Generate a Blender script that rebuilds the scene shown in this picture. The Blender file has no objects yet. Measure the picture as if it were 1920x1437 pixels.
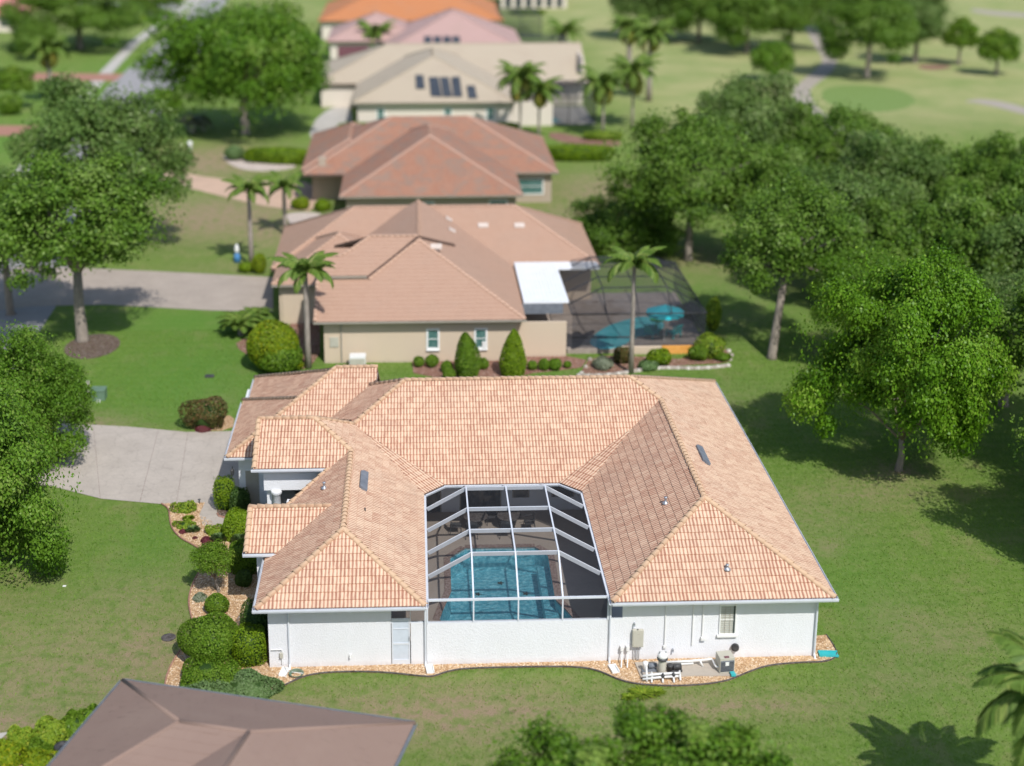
import bpy, bmesh, math, random
import numpy as np
from mathutils import Vector, Matrix
R_ = math.radians
random.seed(7); RNG = np.random.default_rng(7)
sc = bpy.context.scene
col = sc.collection

# ------------------------------------------------------------------ camera
FPX, XP, YP = 2696.0, 881.0, 456.0          # focal length and principal point, in 1920 px units
TH = math.atan(754 / FPX); PS = math.atan(.04117 * math.cos(TH))
CAM = Vector((0, -54.87, 34.65))
cf = Vector((math.sin(PS) * math.cos(TH), math.cos(PS) * math.cos(TH), -math.sin(TH)))
cr = Vector((math.cos(PS), -math.sin(PS), 0)); cu = cr.cross(cf)
cd = bpy.data.cameras.new('camera'); cam = bpy.data.objects.new('camera', cd); col.objects.link(cam)
m = Matrix((cr, cu, -cf)).transposed().to_4x4(); m.translation = CAM
cam.matrix_world = m
cd.sensor_width = 36; cd.lens = FPX / 1920 * 36
cd.shift_x = (960 - XP) / 1920; cd.shift_y = (YP - 718.5) / 1920
cd.clip_start = 1; cd.clip_end = 4000
cd.dof.use_dof = True; cd.dof.focus_distance = 67.5; cd.dof.aperture_fstop = 0.115
sc.camera = cam

def at(px, py, z=0.0):                      # the point of the place at height z seen at a photo pixel
    v = cf + cr * ((px - XP) / FPX) - cu * ((py - YP) / FPX)
    t = (z - CAM.z) / v.z
    return Vector((v.x * t + CAM.x, v.y * t + CAM.y, z))
def a2(px, py, z=0.0):
    p = at(px, py, z); return (p.x, p.y)

# ------------------------------------------------------------------ world, sun, exposure
SUN_EL = 49.5; SUN_AZ = math.atan2(.39, -.92)
w = bpy.data.worlds.new('World'); sc.world = w; w.use_nodes = True
nt = w.node_tree; bg = nt.nodes['Background']
sky = nt.nodes.new('ShaderNodeTexSky'); sky.sky_type = 'NISHITA'; sky.sun_disc = False
sky.sun_elevation = R_(SUN_EL); sky.sun_rotation = SUN_AZ
nt.links.new(sky.outputs[0], bg.inputs[0]); bg.inputs[1].default_value = .13
sl = bpy.data.lights.new('sun', 'SUN'); so = bpy.data.objects.new('sun', sl); col.objects.link(so)
sl.energy = 3.7; sl.angle = R_(.5); sl.color = (1, .97, .925)
sdir = Vector((math.sin(SUN_AZ) * math.cos(R_(SUN_EL)), math.cos(SUN_AZ) * math.cos(R_(SUN_EL)), math.sin(R_(SUN_EL))))
so.rotation_euler = sdir.to_track_quat('Z', 'Y').to_euler(); so.location = (20, -40, 60)
sc.view_settings.view_transform = 'Standard'; sc.view_settings.look = 'None'
sc.view_settings.exposure = .14; sc.view_settings.gamma = 1
sc.render.engine = 'CYCLES'; sc.cycles.max_bounces = 6; sc.cycles.transparent_max_bounces = 12
sc.cycles.sample_clamp_indirect = 4; sc.cycles.use_denoising = True

# ------------------------------------------------------------------ materials
class NT:
    def __init__(s, name):
        s.m = bpy.data.materials.new(name); s.m.use_nodes = True; s.t = s.m.node_tree
        s.b = s.t.nodes['Principled BSDF']; s.out = s.t.nodes['Material Output']
    def n(s, typ, **k):
        x = s.t.nodes.new(typ)
        for a, v in k.items():
            if a.startswith('i_'):
                kk = a[2:]; kk = int(kk) if kk.isdigit() else kk.replace('_', ' ')
                x.inputs[kk].default_value = v
            else: setattr(x, a, v)
        return x
    def l(s, a, b): s.t.links.new(a, b)
    def coord(s, kind='Object'): return s.n('ShaderNodeTexCoord').outputs[kind]
    def pos(s): return s.n('ShaderNodeNewGeometry').outputs['Position']
    def noise(s, vec, scale, detail=4, rough=.6, stretch=None):
        if stretch:
            mp = s.n('ShaderNodeMapping'); mp.inputs['Scale'].default_value = stretch; s.l(vec, mp.inputs[0]); vec = mp.outputs[0]
        x = s.n('ShaderNodeTexNoise'); x.inputs['Scale'].default_value = scale
        x.inputs['Detail'].default_value = detail; x.inputs['Roughness'].default_value = rough
        s.l(vec, x.inputs['Vector']); return x.outputs[0]
    def ramp(s, fac, stops):
        x = s.n('ShaderNodeValToRGB'); e = x.color_ramp.elements
        while len(e) < len(stops): e.new(.5)
        for i, (p, c) in enumerate(stops):
            e[i].position = p; e[i].color = (*c, 1) if len(c) == 3 else c
        s.l(fac, x.inputs[0]); return x.outputs[0]
    def mix(s, fac, a, b, mode='MIX'):
        x = s.n('ShaderNodeMix', data_type='RGBA', blend_type=mode)
        for i, v in ((0, fac), (6, a), (7, b)):
            if hasattr(v, 'is_linked') or hasattr(v, 'links'): s.l(v, x.inputs[i])
            else: x.inputs[i].default_value = v if i == 0 else ((*v, 1) if len(v) == 3 else v)
        return x.outputs[2]
    def math(s, op, a, b=0, c=0):
        x = s.n('ShaderNodeMath', operation=op)
        for i, v in enumerate((a, b, c)):
            if hasattr(v, 'links'): s.l(v, x.inputs[i])
            else: x.inputs[i].default_value = v
        return x.outputs[0]
    def bump(s, h, strength=.3, dist=.02):
        x = s.n('ShaderNodeBump'); x.inputs['Strength'].default_value = strength; x.inputs['Distance'].default_value = dist
        s.l(h, x.inputs['Height']); s.l(x.outputs[0], s.b.inputs['Normal'])
    def color(s, c):
        if hasattr(c, 'links'): s.l(c, s.b.inputs['Base Color'])
        else: s.b.inputs['Base Color'].default_value = (*c, 1)
    def rough(s, r, spec=.5): s.b.inputs['Roughness'].default_value = r; s.b.inputs['Specular IOR Level'].default_value = spec

def lerp(a, b, t): return tuple(x + (y - x) * t for x, y in zip(a, b))
def plain(name, c, rough=.6, var=.15, scale=3.0, metal=0.0, bump=0.0, bscale=40, spec=.4):
    n = NT(name); v = n.pos()
    f = n.noise(v, scale, 5)
    n.color(n.ramp(f, [(.3, lerp(c, (0, 0, 0), var)), (.7, lerp(c, (1, 1, 1), var * .35))]))
    n.rough(rough, spec); n.b.inputs['Metallic'].default_value = metal
    if bump: n.bump(n.noise(v, bscale, 3), bump, .01)
    return n.m

def tile_mat(name, cream, terra, dark, streak=1.0, mottle=None):
    n = NT(name)
    a = n.n('ShaderNodeAttribute', attribute_name='tc')
    sep = n.n('ShaderNodeSeparateColor'); n.l(a.outputs['Color'], sep.inputs[0])
    u, v, r = sep.outputs
    cmb = n.n('ShaderNodeCombineXYZ'); n.l(n.math('MULTIPLY', u, 5.0), cmb.inputs[0]); n.l(n.math('MULTIPLY', v, .8), cmb.inputs[1]); n.l(n.math('MULTIPLY', r, 211.0), cmb.inputs[2])
    ns = n.noise(cmb.outputs[0], 1.0, 3, .6)
    # pigment sits on the flanks and pans of the rolls
    ph = n.math('MULTIPLY', n.math('ADD', n.math('COSINE', n.math('MULTIPLY', n.math('ADD', u, .06), 12.566)), 1.0), .5)
    f = n.math('ADD', n.math('MULTIPLY', ph, .86 * streak), n.math('MULTIPLY', n.math('SUBTRACT', ns, .5), 1.5 * streak))
    f = n.math('ADD', f, n.math('MULTIPLY', n.math('SUBTRACT', r, .5), .22 * streak + .04))
    f = n.math('ADD', f, n.math('MULTIPLY', n.math('GREATER_THAN', v, .915), .55 * streak))      # course line: shade under the next tile's nose, painted in as darker colour
    f = n.math('ADD', f, .04)
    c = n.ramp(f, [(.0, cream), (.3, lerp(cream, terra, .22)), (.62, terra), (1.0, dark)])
    if mottle:
        g = n.noise(n.pos(), .9, 3); c = n.mix(n.math('MULTIPLY', n.ramp(g, [(.45, (0, 0, 0)), (.62, (1, 1, 1))]), .7), c, mottle)
    gr = n.noise(n.pos(), .35, 4)
    c = n.mix(n.math('MULTIPLY', n.ramp(gr, [(.5, (0, 0, 0)), (.75, (1, 1, 1))]), .22), c, (.36, .27, .21))
    n.color(c); n.rough(.75, .3)
    n.bump(n.noise(n.pos(), 60, 3), .12, .004)
    return n.m
CREAM, TERRA, TDARK = (.74, .55, .385), (.49, .26, .17), (.33, .155, .10)
M = {}
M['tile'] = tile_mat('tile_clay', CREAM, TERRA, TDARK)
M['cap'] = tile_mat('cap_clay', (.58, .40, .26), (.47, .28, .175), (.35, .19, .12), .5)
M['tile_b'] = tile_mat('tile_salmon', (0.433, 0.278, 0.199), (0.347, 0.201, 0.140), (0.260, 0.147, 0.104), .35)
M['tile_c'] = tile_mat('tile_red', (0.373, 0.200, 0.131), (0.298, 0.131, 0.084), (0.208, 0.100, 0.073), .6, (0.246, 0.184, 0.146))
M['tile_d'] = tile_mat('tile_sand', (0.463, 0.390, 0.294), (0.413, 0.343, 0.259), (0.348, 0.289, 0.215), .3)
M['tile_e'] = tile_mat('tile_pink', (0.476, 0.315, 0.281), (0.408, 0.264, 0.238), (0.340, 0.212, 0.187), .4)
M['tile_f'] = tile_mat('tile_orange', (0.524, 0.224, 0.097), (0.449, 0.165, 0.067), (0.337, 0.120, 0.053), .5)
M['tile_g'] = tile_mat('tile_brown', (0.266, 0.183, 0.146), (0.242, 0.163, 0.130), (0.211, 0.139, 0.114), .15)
M['deckwood'] = plain('roof_sheathing', (.12, .07, .05), .9)
def stucco(name, c, st=.5):
    n = NT(name); v = n.pos()
    f = n.noise(v, 1.3, 5, .65, (1, 1, .35)); f2 = n.noise(v, 9, 4)
    c1 = n.ramp(f, [(.3, lerp(c, (.45, .43, .40), .10)), (.7, c)])
    sz = n.n('ShaderNodeSeparateXYZ'); n.l(v, sz.inputs[0]); hz = n.math('ADD', sz.outputs[2], n.math('MULTIPLY', n.math('SUBTRACT', n.noise(v, 2.5, 4, .7), .5), .45))
    dirt = n.ramp(hz, [(.0, (1, 1, 1)), (.30, (0, 0, 0))]); c1 = n.mix(n.math('MULTIPLY', dirt, .35), c1, (.40, .33, .26))
    st_ = n.noise(v, 3.0, 3, .6, (1, 1, .08)); c1 = n.mix(n.math('MULTIPLY', n.ramp(st_, [(.55, (0, 0, 0)), (.72, (1, 1, 1))]), .035), c1, (.45, .42, .38))
    n.color(n.mix(n.math('MULTIPLY', f2, .18), c1, lerp(c, (.5, .45, .4), .4)))
    n.rough(.85, .25); n.bump(n.noise(v, 14, 4, .75), st, .03); return n.m
M['white'] = stucco('white_stucco', (.80, .81, .84), .9)
M['cream'] = stucco('cream_stucco', (.62, .50, .37), .3)
M['tan'] = stucco('tan_stucco', (.42, .34, .26), .3)
M['offwhite'] = stucco('pale_stucco', (.72, .64, .55), .3)
M['trim'] = plain('white_aluminium', (.68, .71, .76), .4, .08, spec=.4)
M['wtrim'] = plain('white_paint', (.82, .82, .80), .5, .05)
M['graytrim'] = plain('grey_trim', (.40, .36, .30), .6, .08)
M['paint'] = plain('pale_roof_vent', (.62, .52, .45), .6, .1)
M['glass'] = plain('window_glass', (.03, .045, .05), .08, .2, spec=.8)
M['teal_glass'] = plain('teal_window_glass', (.05, .16, .15), .1, .2, spec=.8)
M['blind'] = plain('blind', (.55, .56, .52), .6, .1)
M['dark'] = plain('dark_plastic', (.02, .02, .022), .5, .2)
M['metal'] = plain('galvanised', (.45, .48, .52), .35, .15, metal=.6)
M['lead'] = plain('vent_grey', (.16, .18, .21), .6, .15)
M['beige'] = plain('beige_enamel', (.50, .48, .40), .5, .08)
M['pvc'] = plain('white_pvc', (.78, .78, .76), .4, .06)
M['teal'] = plain('teal_plastic', (.03, .45, .47), .5, .1)
M['turq'] = plain('turquoise_canvas', (.01, .50, .60), .7, .1)
M['greenp'] = plain('green_plastic', (.03, .45, .16), .5, .1)
M['orange'] = plain('orange_paint', (.80, .36, .06), .7, .15)
M['tgreen'] = plain('green_enamel', (.13, .22, .15), .45, .12, 6)
M['slate'] = plain('solar_panel_glass', (.025, .035, .05), .25, .2)
M['maroon'] = plain('maroon_paint', (.17, .05, .07), .6, .15)
M['pinkp'] = plain('pink_paint', (.6, .2, .18), .6, .15)
M['edge'] = plain('dark_edging', (.045, .03, .025), .8, .3, 8)
M['brick'] = plain('brick_edging', (.38, .17, .10), .8, .35, 12)
M['coping'] = plain('brick_coping', (.24, .15, .12), .8, .4, 9)
M['stone'] = plain('border_stone', (.42, .36, .30), .9, .35, 2.2)
M['stoned'] = plain('pale_stone', (.62, .57, .50), .9, .35, 2.2)
M['alu_roof'] = plain('white_metal_roof', (.86, .88, .90), .35, .08, 1.0, .0)
def concrete(name, c, crack=True, wet=.0, cs=.8):
    n = NT(name); v = n.pos()
    f = n.noise(v, .5, 6, .65); f2 = n.noise(v, 7, 5, .7)
    c1 = n.ramp(f, [(.3, lerp(c, (.12, .10, .08), .25)), (.7, c)])
    c1 = n.mix(n.math('MULTIPLY', n.ramp(f2, [(.35, (0, 0, 0)), (.7, (1, 1, 1))]), .35), c1, lerp(c, (.1, .09, .08), .35))
    if crack:
        wv = n.n('ShaderNodeVectorMath', operation='ADD'); nz = n.n('ShaderNodeTexNoise'); nz.inputs['Scale'].default_value = 1.4
        n.l(v, nz.inputs['Vector']); sc_ = n.n('ShaderNodeVectorMath', operation='SCALE'); sc_.inputs[3].default_value = .8
        n.l(nz.outputs[1], sc_.inputs[0]); n.l(v, wv.inputs[0]); n.l(sc_.outputs[0], wv.inputs[1])
        vo = n.n('ShaderNodeTexVoronoi', feature='DISTANCE_TO_EDGE'); vo.inputs['Scale'].default_value = cs; n.l(wv.outputs[0], vo.inputs['Vector'])
        k = n.ramp(vo.outputs[0], [(.0, (1, 1, 1)), (.035, (0, 0, 0))])
        vo2 = n.n('ShaderNodeTexVoronoi', feature='DISTANCE_TO_EDGE'); vo2.inputs['Scale'].default_value = cs * 3.2; n.l(wv.outputs[0], vo2.inputs['Vector'])
        k2 = n.ramp(vo2.outputs[0], [(.0, (1, 1, 1)), (.06, (0, 0, 0))])
        kk = n.math('ADD', n.math('MULTIPLY', k, .22), n.math('MULTIPLY', k2, .16))
        c1 = n.mix(kk, c1, lerp(c, (.08, .07, .06), .7)); n.bump(n.math('SUBTRACT', n.math('MULTIPLY', f2, .5), kk), .6, .02)
    else: n.bump(f2, .3, .01)
    n.color(c1); n.rough(.85, .25); return n.m
M['drive'] = concrete('stamped_concrete', (0.524, 0.464, 0.403))
M['cobble'] = concrete('cobble_pavers', (.46, .39, .33), True, cs=1.6)
M['peach'] = concrete('peach_concrete', (.62, .43, .31), False)
M['road'] = concrete('asphalt_old', (.36, .35, .35), False)
M['walk'] = concrete('sidewalk_concrete', (.55, .52, .47), False)
M['brickdrive'] = concrete('brick_pavers', (.42, .21, .15), False)
M['deck'] = concrete('pool_deck_concrete', (.40, .34, .29), False)
M['cartpath'] = concrete('cart_path_concrete', (.42, .37, .31), False)
M['pad'] = concrete('pad_concrete', (.5, .44, .37), False)
def gravel_mat(name, c, c2):
    n = NT(name); v = n.pos()
    vo = n.n('ShaderNodeTexVoronoi'); vo.inputs['Scale'].default_value = 15; n.l(v, vo.inputs['Vector'])
    s = n.n('ShaderNodeSeparateColor'); n.l(vo.outputs['Color'], s.inputs[0])
    cc = n.ramp(s.outputs[0], [(0, lerp(c2, (0, 0, 0), .3)), (.35, c2), (.8, c), (1, lerp(c, (1, 1, 1), .25))])
    g = n.noise(v, .6, 4); cc = n.mix(n.math('MULTIPLY', g, .35), cc, c2)
    n.color(cc); n.rough(.9, .2); n.bump(n.math('SUBTRACT', 1, vo.outputs['Distance']), .9, .03); return n.m
M['gravel'] = gravel_mat('tan_gravel', (.62, .43, .25), (.42, .25, .13))
M['mulch'] = gravel_mat('red_mulch', (.36, .20, .14), (.20, .10, .07))
M['mulchd'] = gravel_mat('dark_mulch', (.18, .12, .09), (.10, .07, .05))
M['wgravel'] = gravel_mat('pale_gravel', (.68, .60, .52), (.50, .40, .34))
def leaf_mat(name, c1, c2, c3=None, gloss=.45, trans=.35):
    n = NT(name); a = n.n('ShaderNodeAttribute', attribute_name='rnd')
    st = [(0, c1), (.75, c2)]
    if c3: st.append((1, c3))
    c = n.ramp(a.outputs['Fac'], st)
    g = n.noise(n.pos(), .55, 3)
    c = n.mix(n.math('MULTIPLY', n.ramp(g, [(.4, (0, 0, 0)), (.65, (1, 1, 1))]), .4), c, lerp(c2, (.16, .15, .04), .25))
    n.color(c); n.rough(gloss, .18)
    tr = n.n('ShaderNodeBsdfTranslucent'); n.l(n.mix(.5, c, (.16, .26, .02)), tr.inputs[0])
    mx = n.n('ShaderNodeMixShader'); mx.inputs[0].default_value = trans
    n.l(n.b.outputs[0], mx.inputs[1]); n.l(tr.outputs[0], mx.inputs[2]); n.l(mx.outputs[0], n.out.inputs[0]); return n.m
M['oak'] = leaf_mat('oak_leaves', (0.073, 0.155, 0.017), (0.148, 0.270, 0.030), (0.237, 0.345, 0.083))
M['oakb'] = leaf_mat('bright_oak_leaves', (0.069, 0.161, 0.011), (0.143, 0.286, 0.023), (0.255, 0.363, 0.071))
M['oakg'] = leaf_mat('dull_oak_leaves', (0.085, 0.164, 0.034), (0.164, 0.266, 0.061), (0.265, 0.339, 0.129))
M['magn'] = leaf_mat('glossy_leaves', (0.063, 0.161, 0.007), (0.144, 0.310, 0.014), (0.253, 0.402, 0.046), .4)
M['lime'] = leaf_mat('lime_leaves', (0.150, 0.270, 0.022), (0.285, 0.405, 0.038), (0.450, 0.495, 0.060))
M['hedge'] = leaf_mat('hedge_leaves', (0.074, 0.162, 0.011), (0.162, 0.290, 0.022), (0.270, 0.378, 0.054))
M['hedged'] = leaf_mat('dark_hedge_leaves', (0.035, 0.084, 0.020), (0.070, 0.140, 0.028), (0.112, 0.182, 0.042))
M['topi'] = leaf_mat('topiary_leaves', (0.115, 0.218, 0.009), (0.218, 0.345, 0.014), (0.310, 0.402, 0.034))
M['juni'] = leaf_mat('juniper_needles', (0.108, 0.198, 0.064), (0.180, 0.288, 0.108), (0.270, 0.360, 0.180))
M['yell'] = leaf_mat('yellow_leaves', (.14, .24, .012), (.24, .33, .015), (.42, .42, .02))
M['maroonl'] = leaf_mat('maroon_leaves', (.09, .015, .03), (.16, .03, .05), (.2, .05, .06), trans=.15)
M['redl'] = leaf_mat('bronze_leaves', (.13, .06, .03), (.09, .12, .03), (.25, .09, .05), trans=.2)
M['silver'] = leaf_mat('silver_leaves', (.22, .26, .18), (.32, .35, .25))
M['palm'] = leaf_mat('palm_fronds', (0.091, 0.182, 0.033), (0.182, 0.297, 0.050), (0.330, 0.396, 0.099))
M['palmy'] = leaf_mat('yellowing_fronds', (0.180, 0.225, 0.038), (0.330, 0.330, 0.060), (0.600, 0.420, 0.090))
M['grassb'] = leaf_mat('grass_blades', (0.146, 0.270, 0.039), (0.224, 0.353, 0.064), (0.404, 0.400, 0.191), .8, .4)
def bark(name, c):
    n = NT(name); v = n.pos(); f = n.noise(v, 5, 5, .7, (1, 1, .3))
    n.color(n.ramp(f, [(.3, lerp(c, (0, 0, 0), .5)), (.7, c)])); n.rough(.9, .2); n.bump(f, .8, .05); return n.m
M['bark'] = bark('grey_bark', (.34, .29, .24)); M['pbark'] = bark('palm_bark', (.42, .36, .31))
# ground
def ground_mat():
    n = NT('lawn'); v = n.pos()
    a = n.n('ShaderNodeAttribute', attribute_name='dry'); d = a.outputs['Fac']
    big = n.noise(v, .12, 5, .6); mid = n.noise(v, .55, 5, .65, (1, .7, 1)); fine = n.noise(v, 4.5, 5, .85, (1, .6, 1)); vf = n.noise(v, 26, 3, .8)
    g = n.ramp(big, [(.3, (0.113, 0.213, 0.028)), (.7, (0.166, 0.266, 0.045))])
    g = n.mix(n.math('MULTIPLY', n.ramp(fine, [(.46, (0, 0, 0)), (.60, (1, 1, 1))]), .62), g, (0.259, 0.317, 0.107))
    g = n.mix(n.math('MULTIPLY', n.ramp(mid, [(.52, (0, 0, 0)), (.66, (1, 1, 1))]), .6), g, (0.306, 0.284, 0.125))
    m2 = n.noise(v, 1.3, 5, .7)
    g = n.mix(n.math('MULTIPLY', n.ramp(m2, [(.55, (0, 0, 0)), (.68, (1, 1, 1))]), .6), g, (0.172, 0.312, 0.038))
    g = n.mix(n.math('MULTIPLY', n.ramp(m2, [(.32, (1, 1, 1)), (.45, (0, 0, 0))]), .55), g, (0.097, 0.188, 0.032))
    df = n.math('MULTIPLY', d, n.math('ADD', .45, n.math('MULTIPLY', n.ramp(m2, [(.38, (0, 0, 0)), (.56, (1, 1, 1))]), 1.2)))
    df = n.math('MULTIPLY', df, n.math('ADD', .75, n.math('MULTIPLY', n.math('SUBTRACT', fine, .5), 1.6)))
    n.l(df, (cl := n.n('ShaderNodeClamp')).inputs[0])
    g = n.mix(cl.outputs[0], g, (0.386, 0.268, 0.187))
    g = n.mix(n.ramp(vf, [(.36, (.8, .8, .8)), (.52, (0, 0, 0))]), g, (0.075, 0.124, 0.024))
    wv = n.n('ShaderNodeTexWave', wave_type='BANDS', bands_direction='Y'); wv.inputs['Scale'].default_value = .32; wv.inputs['Distortion'].default_value = 1.6; wv.inputs['Detail Scale'].default_value = .25; n.l(v, wv.inputs[0])
    g = n.mix(n.math('MULTIPLY', wv.outputs['Fac'], .16), g, (0.246, 0.312, 0.087))      # mower passes
    br = n.n('ShaderNodeAttribute', attribute_name='lush').outputs['Fac']
    g = n.mix(n.math('MULTIPLY', br, .7), g, (0.091, 0.235, 0.032))
    yl = n.n('ShaderNodeAttribute', attribute_name='golf').outputs['Fac']
    g = n.mix(n.math('MULTIPLY', yl, .75), g, n.ramp(big, [(.35, (0.289, 0.344, 0.129)), (.65, (0.454, 0.419, 0.208))]))
    n.color(g); n.rough(.95, .1); n.bump(n.math('ADD', vf, fine), .9, .05); return n.m
M['lawn'] = ground_mat()
def screen_mat(name, alpha, c):
    n = NT(name); t = n.n('ShaderNodeBsdfTransparent'); d = n.n('ShaderNodeBsdfDiffuse'); d.inputs[0].default_value = (*c, 1)
    mx = n.n('ShaderNodeMixShader'); mx.inputs[0].default_value = alpha
    n.l(t.outputs[0], mx.inputs[1]); n.l(d.outputs[0], mx.inputs[2]); n.l(mx.outputs[0], n.out.inputs[0]); return n.m
M['screen'] = screen_mat('insect_screen', .30, (.05, .05, .055))
M['screen2'] = screen_mat('dark_insect_screen', .42, (.05, .055, .065))
def water_mat():
    n = NT('pool_water'); v = n.pos()
    b1 = n.noise(v, 3.2, 4, .6, (1, 1.5, 1)); 
    n.b.inputs['Base Color'].default_value = (.35, .75, .82, 1); n.b.inputs['Transmission Weight'].default_value = 1
    n.b.inputs['IOR'].default_value = 1.33; n.b.inputs['Roughness'].default_value = .06; n.bump(b1, 1.0, .06)
    t = n.n('ShaderNodeBsdfTransparent'); t.inputs[0].default_value = (.60, .84, .90, 1)
    gl = n.n('ShaderNodeBsdfGlossy'); gl.inputs['Roughness'].default_value = .22
    n.l(n.b.inputs['Normal'].links[0].from_socket, gl.inputs['Normal'])
    mx = n.n('ShaderNodeMixShader'); fr = n.n('ShaderNodeFresnel'); fr.inputs[0].default_value = 1.4
    n.l(n.b.inputs['Normal'].links[0].from_socket, fr.inputs['Normal'])
    n.l(fr.outputs[0], mx.inputs[0]); n.l(t.outputs[0], mx.inputs[1]); n.l(gl.outputs[0], mx.inputs[2]); n.l(mx.outputs[0], n.out.inputs[0]); return n.m
M['water'] = water_mat()
def basin_mat():
    n = NT('pool_plaster'); v = n.pos()
    x = n.n('ShaderNodeTexVoronoi', feature='SMOOTH_F1'); x.inputs['Scale'].default_value = 4.5; n.l(v, x.inputs['Vector'])
    n.color(n.ramp(n.noise(v, 5, 4, .7), [(.38, (.26, .55, .62)), (.5, (.38, .68, .74)), (.62, (.72, .88, .90))])); n.rough(.8); return n.m  # pale caustic glitter painted into the plaster colour
M['basin'] = basin_mat()

# ------------------------------------------------------------------ object helpers
def link(o, parent=None):
    col.objects.link(o)
    if parent is not None: o.parent = parent
    return o
def tag(o, label=None, cat=None, group=None, kind=None):
    if label: o['label'] = label
    if cat: o['category'] = cat
    if group: o['group'] = group
    if kind: o['kind'] = kind
    return o
def thing(name, label, cat, loc=(0, 0, 0), rz=0, group=None):
    o = bpy.data.objects.new(name, None); o.empty_display_size = .3; link(o); o.location = loc; o.rotation_euler = (0, 0, rz)
    return tag(o, label, cat, group)
def mesh(name, V, F, mat, smooth=False):
    me = bpy.data.meshes.new(name); me.from_pydata([tuple(v) for v in V], [], F); me.update()
    if mat: me.materials.append(mat)
    if smooth: me.polygons.foreach_set('use_smooth', [True] * len(me.polygons))
    return me
def npmesh(name, V, F, mat, attrs=None, smooth=False):       # V (n,3), F (m,k) of one polygon size
    me = bpy.data.meshes.new(name); V = np.asarray(V, np.float32); F = np.asarray(F, np.int32); k = F.shape[1]
    me.vertices.add(len(V)); me.vertices.foreach_set('co', V.ravel())
    me.loops.add(F.size); me.loops.foreach_set('vertex_index', F.ravel())
    me.polygons.add(len(F)); me.polygons.foreach_set('loop_start', np.arange(0, F.size, k, dtype=np.int32))
    me.update(calc_edges=True); me.validate()
    if mat: me.materials.append(mat)
    for an, (ty, data) in (attrs or {}).items():
        at_ = me.attributes.new(an, ty, 'POINT')
        at_.data.foreach_set('color' if ty == 'FLOAT_COLOR' else 'value', np.asarray(data, np.float32).ravel())
    if smooth: me.polygons.foreach_set('use_smooth', [True] * len(me.polygons))
    return me
def ob(name, me, parent=None, **kw):
    o = bpy.data.objects.new(name, me); link(o, parent)
    if kw: tag(o, **kw)
    return o
class MB:
    def __init__(s): s.v = []; s.f = []
    def add(s, V, F):
        k = len(s.v); s.v += [tuple(v) for v in V]; s.f += [tuple(i + k for i in f) for f in F]; return s
    def box(s, x0, x1, y0, y1, z0, z1, bevel=0):
        if bevel > 0:
            bm = bmesh.new(); bmesh.ops.create_cube(bm, size=1)
            for v in bm.verts: v.co = (x0 + (v.co.x + .5) * (x1 - x0), y0 + (v.co.y + .5) * (y1 - y0), z0 + (v.co.z + .5) * (z1 - z0))
            bmesh.ops.bevel(bm, geom=bm.edges[:], offset=bevel, segments=2, affect='EDGES', profile=.6)
            bm.verts.index_update(); s.add([v.co[:] for v in bm.verts], [[v.index for v in f.verts] for f in bm.faces]); bm.free(); return s
        return s.add([(x0, y0, z0), (x1, y0, z0), (x1, y1, z0), (x0, y1, z0), (x0, y0, z1), (x1, y0, z1), (x1, y1, z1), (x0, y1, z1)],
                     [(0, 3, 2, 1), (4, 5, 6, 7), (0, 1, 5, 4), (1, 2, 6, 5), (2, 3, 7, 6), (3, 0, 4, 7)])
    def bar(s, p, q, w, h, up=(0, 0, 1)):      # rectangular bar from p to q, w wide, h deep, hanging below the line
        p = Vector(p); q = Vector(q); d = (q - p).normalized(); sd = d.cross(Vector(up)).normalized() * w / 2; u = sd.cross(d).normalized() * h
        V = [a + b for a in (p, q) for b in (-sd, sd, sd - u, -sd - u)]
        return s.add(V, [(0, 1, 2, 3), (7, 6, 5, 4), (0, 4, 5, 1), (1, 5, 6, 2), (2, 6, 7, 3), (3, 7, 4, 0)])
    def tube(s, pts, rad, n=8, cap=True):
        pts = [Vector(p) for p in pts]; rad = rad if hasattr(rad, '__len__') else [rad] * len(pts); V = []; F = []
        for i, p in enumerate(pts):
            d = (pts[min(i + 1, len(pts) - 1)] - pts[max(i - 1, 0)]).normalized()
            a = d.cross(Vector((0, 0, 1)) if abs(d.z) < .9 else Vector((1, 0, 0))).normalized(); b = d.cross(a)
            for k in range(n):
                t = 2 * math.pi * k / n; V.append(p + (a * math.cos(t) + b * math.sin(t)) * rad[i])
        for i in range(len(pts) - 1):
            for k in range(n): F.append((i * n + k, i * n + (k + 1) % n, (i + 1) * n + (k + 1) % n, (i + 1) * n + k))
        if cap: F.append(tuple(range(n))[::-1]); F.append(tuple((len(pts) - 1) * n + k for k in range(n)))
        return s.add(V, F)
    def lathe(s, c, prof, n=16):              # prof: (r, z) bottom to top
        V = []; F = []
        for r, z in prof:
            for k in range(n):
                t = 2 * math.pi * k / n; V.append((c[0] + r * math.cos(t), c[1] + r * math.sin(t), c[2] + z))
        for i in range(len(prof) - 1):
            for k in range(n): F.append((i * n + k, i * n + (k + 1) % n, (i + 1) * n + (k + 1) % n, (i + 1) * n + k))
        F.append(tuple(range(n))[::-1]); F.append(tuple((len(prof) - 1) * n + k for k in range(n)))
        return s.add(V, F)
    def prism(s, poly, z0, z1):
        n = len(poly); V = [(x, y, z0) for x, y in poly] + [(x, y, z1) for x, y in poly]
        return s.add(V, [tuple(range(n))[::-1], tuple(range(n, 2 * n))] + [(i, (i + 1) % n, n + (i + 1) % n, n + i) for i in range(n)])
    def build(s, name, mat, parent=None, smooth=False, **kw):
        me = mesh(name, s.v, s.f, mat, smooth)
        bm = bmesh.new(); bm.from_mesh(me); bmesh.ops.recalc_face_normals(bm, faces=bm.faces[:]); bm.to_mesh(me); bm.free()
        return ob(name, me, parent, **kw)
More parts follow.
